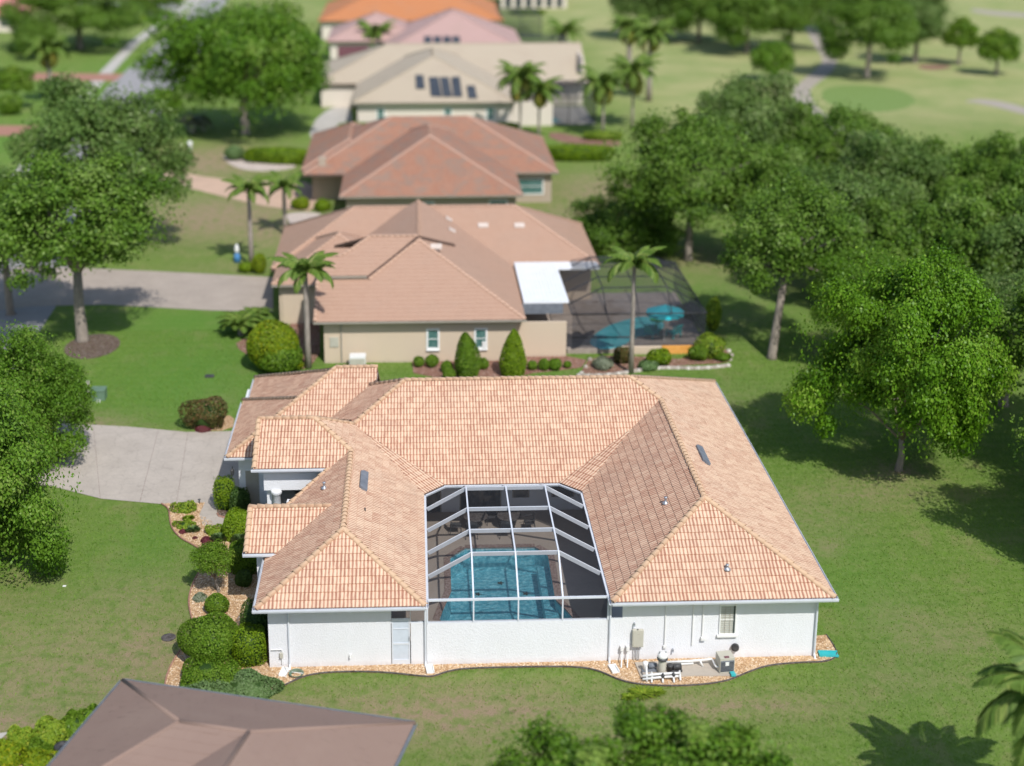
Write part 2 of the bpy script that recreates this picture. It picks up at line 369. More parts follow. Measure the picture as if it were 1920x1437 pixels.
def chaikin(p, it=2, closed=True):
    p = [Vector(q) for q in p]
    for _ in range(it):
        o = []; n = len(p)
        if not closed: o.append(p[0])
        for i in range(n if closed else n - 1):
            a, b = p[i], p[(i + 1) % n]; o += [a * .75 + b * .25, a * .25 + b * .75]
        if not closed: o.append(p[-1])
        p = o
    return [tuple(q) for q in p]
def sheet(name, poly, z, mat, th=0, parent=None, hole=None, **kw):   # filled outline as a thin slab
    bm = bmesh.new(); es = []
    for loop in [poly] + ([hole] if hole else []):
        vs = [bm.verts.new((x, y, z)) for x, y in loop]
        es += [bm.edges.new((vs[i], vs[(i + 1) % len(vs)])) for i in range(len(vs))]
    bmesh.ops.triangle_fill(bm, use_beauty=True, use_dissolve=False, edges=es)
    if th:
        r = bmesh.ops.extrude_face_region(bm, geom=bm.faces[:])
        for v in [g for g in r['geom'] if isinstance(g, bmesh.types.BMVert)]: v.co.z -= th
    bmesh.ops.recalc_face_normals(bm, faces=bm.faces[:])
    me = bpy.data.meshes.new(name); bm.to_mesh(me); bm.free(); me.materials.append(mat)
    if not th:
        if len(me.polygons) and me.polygons[0].normal.z < 0: me.flip_normals()
    return ob(name, me, parent, **kw)

# ------------------------------------------------------------------ roofs
SL = .52
DIRS = {'W': (-1, 0), 'E': (1, 0), 'S': (0, -1), 'N': (0, 1)}
class Plane:                     # roof plane: z = e0 + s * distance inward from the eave line
    def __init__(s, d, c, e0, poly, sl=SL):
        s.d = Vector(DIRS[d] if isinstance(d, str) else d).normalized(); s.e0 = e0; s.s = sl
        s.c = c if not isinstance(d, str) else (c if d in 'EN' else -c)
        s.poly = [(float(x), float(y)) for x, y in poly]
        ar = sum(s.poly[i][0] * s.poly[(i + 1) % len(poly)][1] - s.poly[(i + 1) % len(poly)][0] * s.poly[i][1] for i in range(len(poly)))
        if ar < 0: s.poly.reverse()
    def z(s, x, y): return s.e0 + s.s * (s.c - s.d.x * x - s.d.y * y)
TW, TE = .335, .39
def tile_profile(W, Hh, seg, thick):   # two shallow rolls, nose raised over the course below
    us = np.linspace(0, 1, seg + 1)
    h = Hh * (.5 - .5 * np.cos(4 * np.pi * us)) ** .85 if Hh > 0 else us * 0
    x = (us - .5) * W
    L = TE * 1.04
    V = []; T = []
    for (y, dz, vv) in ((0, -.008, 0), (0, thick, 0.03), (0, thick, .03), (L, 0.0, 1)):
        for i in range(seg + 1): V.append((x[i], y, h[i] + dz)); T.append((us[i], vv, 0, 1))
    F = []
    n = seg + 1
    for r in (0, 2):
        for i in range(seg): F.append((r * n + i, r * n + i + 1, (r + 1) * n + i + 1, (r + 1) * n + i))
    return np.array(V), np.array(T), np.array(F)
def clipconv(bm, poly, keep_eps=0.0):
    n = len(poly)
    for i in range(n):
        (x0, y0), (x1, y1) = poly[i], poly[(i + 1) % n]
        no = Vector((y1 - y0, -(x1 - x0), 0)).normalized()
        yield Vector((x0, y0, 0)), no
def lay_tiles(pl, mat, parent, seg=8, Hh=.014, thick=.028, width=TW, want_parts=None, jit=1.0, name='roof_tiles', skip=None):
    """tiles over one roof plane; returns the list of whole tiles kept back as single parts"""
    d = pl.d; cs = 1 / math.sqrt(1 + pl.s ** 2)
    n3 = Vector((d.x * pl.s, d.y * pl.s, 1)).normalized(); up = Vector((-d.x * cs, -d.y * cs, pl.s * cs)); ac = up.cross(n3)
    xs = [-(d.y * x - d.x * y) for x, y in pl.poly]       # along-eave coordinate
    hor = Vector((ac.x, ac.y)); al = [hor.x * x + hor.y * y for x, y in pl.poly]
    dist = [(pl.c - d.x * x - d.y * y) for x, y in pl.poly]
    r0 = math.floor(min(dist) / cs / TE + 1e-6 + .001); r1 = math.ceil(max(dist) / cs / TE)
    tv, tt, tf = tile_profile(width, Hh, seg, thick)
    poly = np.array(pl.poly); P1 = np.roll(poly, -1, 0); ed = P1 - poly; nn = np.stack([ed[:, 1], -ed[:, 0]], 1); nn /= np.linalg.norm(nn, axis=1)[:, None]
    eave = np.array([(abs(dist[i] - 0) < .02 and abs(dist[(i + 1) % len(dist)]) < .02) for i in range(len(dist))])
    off = (poly * nn).sum(1)
    A = np.array([ac.x, ac.y, ac.z]); U = np.array(up); N = np.array(n3)
    full = []; part = []
    org = np.array([d.x * pl.c, d.y * pl.c, pl.e0])
    for r in range(r0, r1):
        sh = (r % 2) * width * .5
        for k in range(math.floor(min(al) / width) - 1, math.ceil(max(al) / width) + 1):
            u = k * width + sh
            o = org + A * u + U * (r * TE)
            cor = np.array([(o + A * a * width * .5 + U * b * TE * 1.02)[:2] for a in (-1, 1) for b in (0, 1)])
            sd = cor @ nn.T - off                    # >0 outside
            if eave.any(): sd[:, eave] = -1
            if (sd.max(0) <= .004).all(): full.append(o)
            elif (sd.min(0) < -.01).all(): part.append(o)
    def place(L):
        L = np.array(L); K = len(L)
        j = RNG.normal(0, .0035 * jit, (K, 1)); tw = RNG.normal(0, .006 * jit, (K, 1))
        X = tv[None, :, 0]; Y = tv[None, :, 1]; Z = tv[None, :, 2] + j * (1 - Y / TE) + tw * X
        V = L[:, None, :] + X[..., None] * A + Y[..., None] * U + Z[..., None] * N
        T = np.repeat(tt[None], K, 0).copy(); T[:, :, 2] = RNG.random((K, 1))
        F = tf[None] + (np.arange(K) * len(tv))[:, None, None]
        return V.reshape(-1, 3), T.reshape(-1, 4), F.reshape(-1, 4)
    singles = []
    if want_parts and full:
        fo = sorted(full, key=want_parts[0]); singles = fo[:want_parts[1]]; full = fo[want_parts[1]:]
    objs = []
    if full:
        V, T, F = place(full)
        objs.append(ob(name, npmesh(name, V, F, mat, {'tc': ('FLOAT_COLOR', T)}), parent, kind='stuff'))
    if part:
        V, T, F = place(part)
        me = npmesh(name, V, F, mat, {'tc': ('FLOAT_COLOR', T)})
        bm = bmesh.new(); bm.from_mesh(me)
        for i, (co, no) in enumerate(clipconv(bm, pl.poly)):
            if eave[i]: continue
            bmesh.ops.bisect_plane(bm, geom=bm.verts[:] + bm.edges[:] + bm.faces[:], plane_co=co, plane_no=no, clear_outer=True)
        bm.to_mesh(me); bm.free()
        objs.append(ob('roof_tiles', me, parent, kind='stuff'))
    return singles, (A, U, N), objs
def join_stuff(objs, name, parent):
    if not objs: return
    base = objs[0]
    bm = bmesh.new()
    for o in objs: bm.from_mesh(o.data)
    mat = base.data.materials[0]
    me = bpy.data.meshes.new(name); bm.to_mesh(me); bm.free(); me.materials.append(mat)
    for o in objs:
        d = o.data; bpy.data.objects.remove(o); bpy.data.meshes.remove(d)
    o = ob(name, me, parent, kind='stuff'); return o
def roof_base(planes, parent, mat, th=.16, drop=.03):
    b = MB()
    for p in planes:
        n = len(p.poly); t = [(x, y, p.z(x, y) - drop) for x, y in p.poly]; u = [(x, y, z - th) for x, y, z in t]
        b.add(t + u, [tuple(range(n)), tuple(range(n, 2 * n))[::-1]] + [(i, n + i, n + (i + 1) % n, (i + 1) % n) for i in range(n)])
    return b.build('roof_deck', mat, parent)
CAPM = []
def cap_meshes(mat):
    out = []
    for k in range(8):
        V = []; F = []; n = 8
        for i, (x, r, dz) in enumerate(((0, .125, .0), (0, .150, .0), (.43, .118, -.03))):
            for j in range(n + 1):
                t = math.pi * (j / n) * 1.1 - .05 * math.pi
                V.append((x, math.cos(t) * r, math.sin(t) * r * .8 - .03 + dz))
        for i in range(2):
            for j in range(n): F.append((i * (n + 1) + j, i * (n + 1) + j + 1, (i + 1) * (n + 1) + j + 1, (i + 1) * (n + 1) + j))
        T = [((j % (n + 1)) / n * .5, 0 if i < 2 else 1, (k + .5) / 8, 1) for i in range(3) for j in range(n + 1)]
        out.append(npmesh('ridge_cap', V, F, mat, {'tc': ('FLOAT_COLOR', T)}, True))
    return out
def ridge(p, q, parent, meshes, step=.37, single=True, lift=.05, coll=None):   # p low end, q high end
    p = Vector(p) + Vector((0, 0, lift)); q = Vector(q) + Vector((0, 0, lift)); d = q - p; L = d.length; n = max(1, int(L / step)); st = L / n; d.normalize()
    sd = Vector((0, 0, 1)).cross(d).normalized(); up = d.cross(sd)
    for i in range(n):
        c = p + d * (i * st); mt = Matrix((d, sd, up)).transposed().to_4x4() @ Matrix.Rotation(random.gauss(0, .02), 4, 'Z'); mt.translation = c + up * random.gauss(0, .004)
        coll.append((mt, random.randrange(8)))
def build_caps(coll, parent, meshes, limit=300):
    coll.sort(key=lambda c: (c[0].translation - CAM).length)
    for mt, k in coll[:limit]:
        o = ob('ridge_cap', meshes[k], parent); o.matrix_world = mt if parent is None else mt; o.matrix_parent_inverse = Matrix()
        o.matrix_basis = mt
    if coll[limit:]:
        V = []; F = []; T = []
        for mt, k in coll[limit:]:
            me = meshes[k]; b = len(V); V += [mt @ v.co for v in me.vertices]; F += [[b + i for i in f.vertices] for f in me.polygons]; T += [tuple(a.color) for a in me.attributes['tc'].data]
        ob('ridge_caps', npmesh('ridge_caps', [tuple(v) for v in V], F, meshes[0].materials[0], {'tc': ('FLOAT_COLOR', T)}, True), parent, kind='stuff')
def gutter(p, q, parent, mat, w=.12, h=.12, drop=.03, out=(0, -1)):
    """open-topped trough along an eave"""
    p = Vector(p); q = Vector(q); o = Vector((*out, 0)); z = Vector((0, 0, 1)); b = MB()
    prof = [(0, 0), (0, -h), (w * .8, -h), (w, -h * .35), (w, .02), (w - .015, .02), (w - .02, -h * .3), (w * .75, -h + .015), (.015, -h + .015), (.015, 0)]
    V = [a + o * x + z * (y - drop) for a in (p, q) for x, y in prof]; n = len(prof)
    b.add(V, [(i, (i + 1) % n, n + (i + 1) % n, n + i) for i in range(n)] + [tuple(range(n)), tuple(range(n, 2 * n))[::-1]])
    return b.build('gutter', mat, parent)
def hipblock(x0, x1, y0, y1, e, s=SL, west='hip', east='hip', south='hip', north='hip'):
    P = []
    if (x1 - x0) >= (y1 - y0):
        h = (y1 - y0) / 2; yr = (y0 + y1) / 2; xa = x0 + (h if west == 'hip' else 0); xb = x1 - (h if east == 'hip' else 0)
        P.append(Plane('S', y0, e, [(x0, y0), (x1, y0), (xb, yr), (xa, yr)], s)); P.append(Plane('N', y1, e, [(x0, y1), (x1, y1), (xb, yr), (xa, yr)], s))
        if west == 'hip': P.append(Plane('W', x0, e, [(x0, y0), (x0, y1), (xa, yr)], s))
        if east == 'hip': P.append(Plane('E', x1, e, [(x1, y0), (x1, y1), (xb, yr)], s))
        z = e + s * h
        lines = [((xa, yr, z), (xb, yr, z))]
        if west == 'hip': lines += [((x0, y0, e), (xa, yr, z)), ((x0, y1, e), (xa, yr, z))]
        if east == 'hip': lines += [((x1, y0, e), (xb, yr, z)), ((x1, y1, e), (xb, yr, z))]
    else:
        h = (x1 - x0) / 2; xr = (x0 + x1) / 2; ya = y0 + (h if south == 'hip' else 0); yb = y1 - (h if north == 'hip' else 0)
        P.append(Plane('W', x0, e, [(x0, y0), (x0, y1), (xr, yb), (xr, ya)], s)); P.append(Plane('E', x1, e, [(x1, y0), (x1, y1), (xr, yb), (xr, ya)], s))
        if south == 'hip': P.append(Plane('S', y0, e, [(x0, y0), (x1, y0), (xr, ya)], s))
        if north == 'hip': P.append(Plane('N', y1, e, [(x0, y1), (x1, y1), (xr, yb)], s))
        z = e + s * h; lines = [((xr, ya, z), (xr, yb, z))]
        if south == 'hip': lines += [((x0, y0, e), (xr, ya, z)), ((x1, y0, e), (xr, ya, z))]
        if north == 'hip': lines += [((x0, y1, e), (xr, yb, z)), ((x1, y1, e), (xr, yb, z))]
    return P, lines
def window(parent, x0, x1, z0, z1, y, glass, frame, depth=.06, bars=1, sill=True, wide=.06, blind=None):
    """window in a wall facing the camera (outer wall face at y)"""
    f = MB(); t = wide
    f.box(x0 - t, x1 + t, y - depth, y + .02, z1, z1 + t).box(x0 - t, x0, y - depth, y + .02, z0, z1).box(x1, x1 + t, y - depth, y + .02, z0, z1)
    f.box(x0 - t, x1 + t, y - depth, y + .02, z0 - t, z0)
    wi = f.build('window', frame, parent)
    MB().box(x0, x1, y - depth * .35, y + .015, z0, z1).build('pane', glass, wi)
    for i in range(bars):
        zz = z0 + (z1 - z0) * (i + 1) / (bars + 1); MB().box(x0 + .003, x1 - .003, y - depth * .75, y - depth * .36, zz - .025, zz + .025).build('sash_bar', frame, wi)
    if sill: MB().box(x0 - .13, x1 + .13, y - .14, y - .002, z0 - t - .09, z0 - t - .003).build('sill', frame, wi)
    return wi
exec_order = None
# ------------------------------------------------------------------ ground
def blob_field(X, Y, blobs):
    o = np.zeros_like(X)
    for x, y, rx, ry, a in blobs: o = np.maximum(o, a * np.exp(-(((X - x) / rx) ** 2 + ((Y - y) / ry) ** 2)))
    return o
POOLHOLE = (-1.2, 8.7, 1.3, 14.6)
xs = sorted(set(list(np.round(np.linspace(-110, 150, 174), 2)) + [POOLHOLE[0], POOLHOLE[1], -2500, -900, -300, 300, 900, 2500]))
ys = sorted(set(list(np.round(np.linspace(-24, 320, 230), 2)) + [POOLHOLE[2], POOLHOLE[3], -900, -200, 500, 900, 3000]))
GX, GY = np.meshgrid(xs, ys); V = np.stack([GX.ravel(), GY.ravel(), 0 * GX.ravel()], 1)
nx = len(xs); F = []
for j in range(len(ys) - 1):
    for i in range(nx - 1):
        cx = (xs[i] + xs[i + 1]) / 2; cy = (ys[j] + ys[j + 1]) / 2
        if POOLHOLE[0] < cx < POOLHOLE[1] and POOLHOLE[2] < cy < POOLHOLE[3]: continue
        F.append((j * nx + i, j * nx + i + 1, (j + 1) * nx + i + 1, (j + 1) * nx + i))
dryb = [(-15, 1, 7, 6, .55), (-20, -1, 6, 5, .6), (-6, -3.2, 6, 2, .8), (-18, -4, 6, 3.5, .9), (-12, 2, 2.5, 4, .75), (-13.5, 7, 3, 3, .5), (-20, 6, 5, 3, .35), (1, -3, 7, 2.2, .9), (6, -5.5, 6, 2, .5), (12, -3, 6, 1.2, .7),
        (-20, 28.5, 2.8, 1.6, .85), (-17.5, 27, 1.8, 1.2, .8), (21, 14, 3, 3, .45), (25, 17, 4, 2, .5), (22, 3, 2, 3, .45), (20.5, 10.3, .7, .8, .9), (24, 2, 3, 1.3, .6), (21, -1, 3, 1.5, .4),
        (-16, 62, 6, 2.5, .3), (-19, 79, 9, 9, 1.0), (-22, 104, 8, 9, 1.0), (-12, 74, 7, 6, .85), (17, 74, 6, 11, 1.0), (20, 88, 7, 9, .8), (30, 41, 3, 3, .2), (24, 47, 3, 4, .5), (28, 58, 6, 8, .5),
        (19, 31, 5, 3, .35), (-13, 32, 2, 5, .25), (27.5, 19.5, 1.8, 1.5, .8), (33, 122, 6, 9, .45), (66, 128, 10, 8, .25), (-9, 30, 1, 3, .3), (24, 62, 8, 6, .6)]
lushb = [(-15, 36, 7, 10, .9), (-17, 48, 6, 4, .8), (10, 33, 14, 4, .6), (-45, 120, 8, 14, .9), (-48, 150, 8, 10, .7), (25, 52, 6, 10, .55), (21, 8, 3, 10, .45), (-14, 12, 3, 4, .5), (-44, 175, 9, 12, .5), (26, 165, 10, 25, .4)]
dry = blob_field(GX, GY, dryb).ravel(); lush = blob_field(GX, GY, lushb).ravel()
sm = lambda t: np.clip(t, 0, 1) ** 2 * (3 - 2 * np.clip(t, 0, 1))
golf = (sm((GX - 20) / 18) * sm((GY - 100) / 40)).ravel() + .5 * sm((GY - 190) / 60).ravel()
g = ob('ground', npmesh('ground', V, F, M['lawn'], {'dry': ('FLOAT', dry), 'lush': ('FLOAT', lush), 'golf': ('FLOAT', np.clip(golf, 0, 1))}), None, kind='structure')

def px_poly(pts, z=0.0, it=2, smooth=True):
    p = [a2(x, y, z) for x, y in pts]; return chaikin(p, it) if smooth else p
# street, sidewalk and drives
sheet('street', [(-49.5, 320), (-46, 235), (-44.6, 155), (-39.5, 94), (-37.5, 60), (-36, 25), (-36, -30), (-27, -30), (-27, 25), (-28, 60), (-30, 94), (-34.6, 155), (-36, 200), (-41, 260), (-44, 320)], .008, M['road'], kind='structure')
sheet('sidewalk', [(-51.2, 320), (-50.5, 204), (-47.5, 148), (-42.9, 94), (-40, 50), (-39.5, -30), (-37.8, -30), (-38.4, 50), (-41.2, 94), (-45.4, 148), (-48.6, 204), (-47, 264), (-46, 320)], .016, M['walk'], kind='structure')
sheet('cross_street', [(-90, 262), (-44, 256), (-43, 268), (-90, 274)], .012, M['road'], kind='structure')
sheet('driveway', px_poly([(170, 797), (244, 801), (351, 811), (437, 809)], it=0, smooth=False) + [(-9.6, 26.6), (-9.6, 16.35), (-9.62, 13.9)] + px_poly([(400, 893), (405, 948), (303, 946), (190, 936), (95, 912)], smooth=False) + [(-27, 20.5), (-34.5, 22), (-34.5, 31), (-26, 29)], .024, M['drive'], kind='structure')
sheet('front_walk', [a2(400, 900), a2(478, 905), a2(480, 1005), a2(415, 990), a2(378, 985), a2(372, 965), a2(385, 935)], .03, M['drive'], kind='structure')
# driveway joints and stains are real grooves / pigment
for i, (p, q) in enumerate([((297, 806), (262, 942)), ((352, 812), (330, 948)), ((175, 800), (188, 935))]):
    a_, b_ = at(*p, .03), at(*q, .03); MB().bar(a_, b_, .018, .012).build('control_joint', M['coping'], None, kind='structure')
sheet('neighbour_driveway', px_poly([(-140, 505), (0, 505), (60, 500), (200, 505), (350, 512), (505, 520), (512, 520), (512, 585), (400, 583), (200, 572), (60, 575), (-140, 600)], it=0, smooth=False), .02, M['cobble'], kind='structure')
sheet('curved_driveway', px_poly([(255, 318), (330, 322), (400, 335), (500, 342), (598, 342), (598, 398), (520, 392), (430, 372), (350, 352), (255, 345)], it=1), .02, M['peach'], kind='structure')
sheet('far_driveway', px_poly([(596, 215), (655, 190), (662, 238), (610, 258), (575, 262)], it=1), .02, M['walk'], kind='structure')
sheet('brick_driveway', [(-90, 171), (-62, 170), (-46, 168), (-44.6, 168), (-44.6, 161), (-62, 163), (-90, 164)], .026, M['brickdrive'], kind='structure')
sheet('second_brick_driveway', [(-70, 127), (-45, 126), (-45, 119.5), (-70, 120)], .026, M['brickdrive'], kind='structure')
sheet('cart_path', px_poly([(1478, 172), (1500, 155), (1528, 132), (1545, 115), (1530, 90), (1500, 40), (1530, 38), (1562, 88), (1572, 112), (1560, 138), (1530, 158), (1515, 172), (1535, 208), (1600, 250), (1560, 250), (1510, 212)], it=2), .012, M['cartpath'], kind='structure')
sheet('putting_green', px_poly([(1545, 165), (1600, 158), (1680, 165), (1725, 188), (1690, 208), (1620, 212), (1560, 200), (1538, 182)], it=2), .01, plain('green_turf', (.16, .25, .045), .95, .12, 2), kind='structure')
sheet('dirt_track', px_poly([(1800, 190), (1845, 195), (1920, 215), (2000, 235), (2000, 228), (1920, 200), (1850, 185)], it=1), .01, M['cartpath'], kind='structure')
sheet('far_path', px_poly([(1820, 22), (1870, 30), (1960, 34), (1960, 27), (1870, 22), (1820, 16)], it=1), .01, M['cartpath'], kind='structure')

# ------------------------------------------------------------------ the main house
E0 = 3.25
XL, XI, XJ, XR = -6.95, .30, 8.26, 17.95
YF, YM, YR, YB = 0.0, 11.95, 18.25, 25.8
XW = (XL + XI) / 2; XV = (XJ + XR) / 2; hw = (XI - XL) / 2; hv = (XR - XJ) / 2
house = thing('main_house', 'large white stucco house with peach clay tile roof wrapped round a screened pool', 'house', (0, 0, 0))
TL = (-2.8, 15.05); TR = (11.36, 15.05)
chs = (1.612) / ((2 * 3.1 + 1.05) / math.sqrt(2))
zb = lambda x, y: 0
NS = (E0 + SL * 6.3 - E0) / (YB - YR)
CR = 14.1; CE = E0 + 1.38
P = {}
P['main'] = Plane('S', YM, E0, [(1.35, YM), (7.21, YM), TR, (XV, YM + hv), (11.65, YR), (-.65, YR), (XW, YM + hw), TL])
P['main_n'] = Plane('N', YB, E0, [(XR, YB), (XL, YB), (-.65, YR), (11.65, YR)], NS)
P['chl'] = Plane((1, -1), (1.35 - YM) / math.sqrt(2), E0, [(1.35, YM), (XI, YM - 1.05), TL], chs)
P['chr'] = Plane((-1, -1), (-7.21 - YM) / math.sqrt(2), E0, [(7.21, YM), (XJ, YM - 1.05), TR], chs)
P['lw_e'] = Plane('E', XI, E0, [(XI, YF), (XI, YM - 1.05), TL, (XW, YM + hw), (XW, YF + hw)])
P['lw_e2'] = Plane('E', XI, E0, [(XW, 12.17), (XW, YM + hw), (-5.254, CR)])
P['lw_s'] = Plane('S', YF, E0, [(XL, YF), (XI, YF), (XW, YF + hw)])
P['lw_w'] = Plane('W', XL, E0, [(XL, YF), (XW, YF + hw), (XW, 12.17), (-4.3, 11.25), (XL, 8.55)])
P['rw_s'] = Plane('S', YF, E0, [(XJ, YF), (XR, YF), (XV, YF + hv)])
P['rw_w'] = Plane('W', XJ, E0, [(XJ, YF), (XV, YF + hv), (XV, YM + hv), TR, (XJ, YM - 1.05)])
P['rw_e'] = Plane('E', XR, E0, [(XR, YF), (XR, YM + hv), (XV, YM + hv), (XV, YF + hv)])
P['rw_e2'] = Plane('E', XR, E0, [(XV, YM + hv), (XR, YM + hv), (XR, YB), (11.65, YR)])
P['main_w'] = Plane('W', XL, E0, [(-3.6, 15.3), (-.65, YR), (-2.55, 20.15), (XL, 15.75), (XL, 15.3)])
XG, YG = -10.1, 15.75
P['g_s'] = Plane('S', YG, E0, [(XG, YG), (XL, YG), (-2.55, 20.15), (-2.2, 20.5), (-2.2, 21.35), (-4.5, 21.35)])
P['g_w'] = Plane('W', XG, E0, [(XG, YG), (-6.5, 19.35), (XG, 23.9)])
P['g_w2'] = Plane('W', XG + .32, E0, [(XG + .32, 23.55), (-6.5, 19.45), (-6.42, 19.43), (-4.5, 21.35), (XG + .32, 27.6)])
P['g_n'] = Plane('N', 26.95, E0, [(XG + .32, 27.0), (-4.5, 21.35), (-2.2, 21.35), (-2.2, 27.0)])
P['c_s'] = Plane('S', 11.2, CE, [(-8.15, 11.2), (-4.296, 11.2), (XW, 12.17), (-5.254, CR), (-8.15, CR)])
P['c_n'] = Plane('N', 17.0, CE, [(-8.15, CR), (-5.254, CR), (-3.45, 15.9), (-3.45, 17.0), (-8.15, 17.0)])
P['b_s'] = Plane('S', 4.45, E0 + .3, [(-7.85, 4.45), (-6.373, 4.45), (-4.073, 6.75), (-7.85, 6.75)])
P['b_n'] = Plane('N', 9.05, E0 + .3, [(-7.85, 6.75), (-4.073, 6.75), (-6.373, 9.05), (-7.85, 9.05)])
roof_base(list(P.values()), house, M['deckwood'])
camk = lambda o: (Vector(o) - CAM).length
singles = []; stuff = []
for k, p in P.items():
    wp = {'lw_s': (camk, 110), 'rw_s': (camk, 190)}.get(k)
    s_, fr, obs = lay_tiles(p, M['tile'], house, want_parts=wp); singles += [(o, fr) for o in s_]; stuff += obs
join_stuff(stuff, 'roof_tiles', house)
tv, tt, tf = tile_profile(TW, .014, 8, .028)
tms = []
for k in range(16):
    T = tt.copy(); T[:, 2] = (k + .5) / 16; tms.append(npmesh('roof_tile', tv, tf, M['tile'], {'tc': ('FLOAT_COLOR', T)}))
for o, (A, U, N) in singles:
    t = ob('roof_tile', tms[random.randrange(16)], house)
    mt = Matrix((Vector(A), Vector(U), Vector(N))).transposed().to_4x4() @ Matrix.Rotation(random.gauss(0, .006), 4, 'X'); mt.translation = Vector(o) + Vector(N) * random.gauss(0, .003)
    t.matrix_basis = mt
capm = cap_meshes(M['cap']); caps = []
def zc(k, x, y): return (x, y, P[k].z(x, y))
for a, b, k in [((XL, YF), (XW, YF + hw), 'lw_s'), ((XI, YF), (XW, YF + hw), 'lw_s'), ((XW, YF + hw), (XW, 12.17), 'lw_e'), ((XW, 12.17), (-5.254, CR), 'c_s'), ((-8.15, CR), (-5.254, CR), 'c_s'),
                ((XW, YM + hw), (-5.254, CR), 'lw_e'), ((XW, YM + hw), (-.65, YR), 'main'), ((-.65, YR), (11.65, YR), 'main'), ((XV, YM + hv), (11.65, YR), 'main'),
                ((XV, YF + hv), (XV, YM + hv), 'rw_e'), ((XJ, YF), (XV, YF + hv), 'rw_s'), ((XR, YF), (XV, YF + hv), 'rw_s'), ((XR, YB), (11.65, YR), 'rw_e'), ((-2.55, 20.15), (-.65, YR), 'main_w'),
                ((XG, YG), (-4.5, 21.35), 'g_s'), ((-4.5, 21.35), (-2.2, 21.35), 'g_s'), ((XG, 23.9), (-6.5, 19.35), 'g_w'), ((XG + .32, 27.6), (-4.5, 21.35), 'g_w2'),
                ((-7.85, 6.75), (-4.073, 6.75), 'b_s'), ((-7.8, 4.45), (-7.8, 6.75), 'b_s'), ((-7.8, 9.05), (-7.8, 6.75), 'b_n'), ((-8.1, 11.2), (-8.1, CR), 'c_s'), ((-8.1, 17), (-8.1, CR), 'c_n'), ((-4.35, 11.3), (XL, 8.55), 'lw_w')]:
    p_, q_ = zc(k, *a), zc(k, *b)
    if p_[2] > q_[2]: p_, q_ = q_, p_
    ridge(p_, q_, house, capm, coll=caps)
build_caps(caps, house, capm)
# gutters
for a, b, o, e in [((XL - .12, YF, E0), (XI - .02, YF, E0), (0, -1), 0), ((XJ + .02, YF, E0), (XR + .12, YF, E0), (0, -1), 0), ((XR, YF, E0), (XR, YB, E0), (1, 0), 0), ((XL, YF, E0), (XL, 8.5, E0), (-1, 0), 0),
                   ((XI, YF, E0), (XI, YM - 1.05, E0), (1, 0), 0), ((XJ, YF, E0), (XJ, YM - 1.05, E0), (-1, 0), 0), ((1.35, YM, E0), (7.21, YM, E0), (0, -1), 0),
                   ((-7.95, 4.45, E0 + .3), (-6.42, 4.45, E0 + .3), (0, -1), 0), ((-8.25, 11.2, CE), (-4.45, 11.2, CE), (0, -1), 0), ((XG - .1, YG, E0), (-7.0, YG, E0), (0, -1), 0),
                   ((XG, YG, E0), (XG, 23.6, E0), (-1, 0), 0), ((XG + .32, 23.7, E0), (XG + .32, 27.4, E0), (-1, 0), 0), ((-7.85, 4.45, E0 + .3), (-7.85, 9.05, E0 + .3), (-1, 0), 0)]:
    gutter(a, b, house, M['trim'], out=o)
# walls
W = .62
LWT = 2.06
def wall(x0, x1, y0, y1, z0, z1, mat=None, name='wall'): return MB().box(x0, x1, y0, y1, z0, z1).build(name, mat or M['white'], house)
zs = E0 - .19
wall(-6.5, -1.22, .65, .85, -.2, zs)
wall(-6.5, -6.3, .852, 11.0, -.2, zs)
wall(-.36, .33, .65, .85, -.2, LWT)
wall(.332, 8.20, .60, .80, -.2, LWT)
wall(8.202, 8.84, .65, .85, -.2, LWT)
wall(8.842, 17.4, .65, .85, -.2, zs)
wall(17.2, 17.4, .852, 25.2, -.2, zs)
wall(-1.5, -1.3, .852, 15.2, -.2, zs)
wall(8.9, 9.1, .852, 15.2, -.2, zs)
wall(-1.298, 8.898, 15.3, 15.5, -.2, zs)
wall(-9.55, -6.302, 16.35, 16.55, -.2, zs)
wall(-9.55, -9.35, 16.552, 26.4, -.2, zs)
wall(-9.3, -2.3, 26.2, 26.4, -.2, zs); wall(-2.28, 17.2, 25.0, 25.2, -.2, zs)
wall(-8.0, -3.4, 16.56, 16.76, zs, CE - .1)
wall(-7.7, -4.4, 11.65, 11.95, 3.25, CE - .14, name='entry_beam')
wall(-7.6, -7.35, 11.952, 16.3, -.2, CE - .14)
wall(-7.34, -6.32, 13.6, 13.8, -.2, CE - .14)
wall(-7.4, -6.52, 5.0, 5.2, -.2, E0 + .1); wall(-7.4, -7.2, 5.202, 8.6, -.2, E0 + .1); wall(-7.4, -6.52, 8.6, 8.8, -.2, E0 + .1)
# gable infill of the garage, entry and bay
def gable(x, y0, y1, yr, z0, zr, t=.05):
    V = [(x - t, y0, z0), (x - t, y1, z0), (x - t, yr, zr), (x + t, y0, z0), (x + t, y1, z0), (x + t, yr, zr)]
    MB().add(V, [(0, 1, 2), (5, 4, 3), (0, 3, 4, 1), (1, 4, 5, 2), (2, 5, 3, 0)]).build('gable_wall', M['white'], house)
gable(-8.02, 11.45, 16.7, CR, CE - .05, CE + 1.28); gable(-7.72, 4.7, 8.8, 6.75, E0 + .15, E0 + 1.28); gable(-2.27, 19.8, 22.9, 21.35, E0 + 1.95, E0 + 2.72)
MB().lathe((-7.1, 11.8, 0), [(.3, 0), (.3, .12), (.24, .2), (.22, 1.6), (.21, 2.95), (.27, 3.0), (.29, 3.1), (.29, 3.248)], 20).build('column', M['white'], house, True)
MB().box(-9.605, -9.552, 17.3, 22.2, 0, 2.3).build('garage_door', M['wtrim'], house)
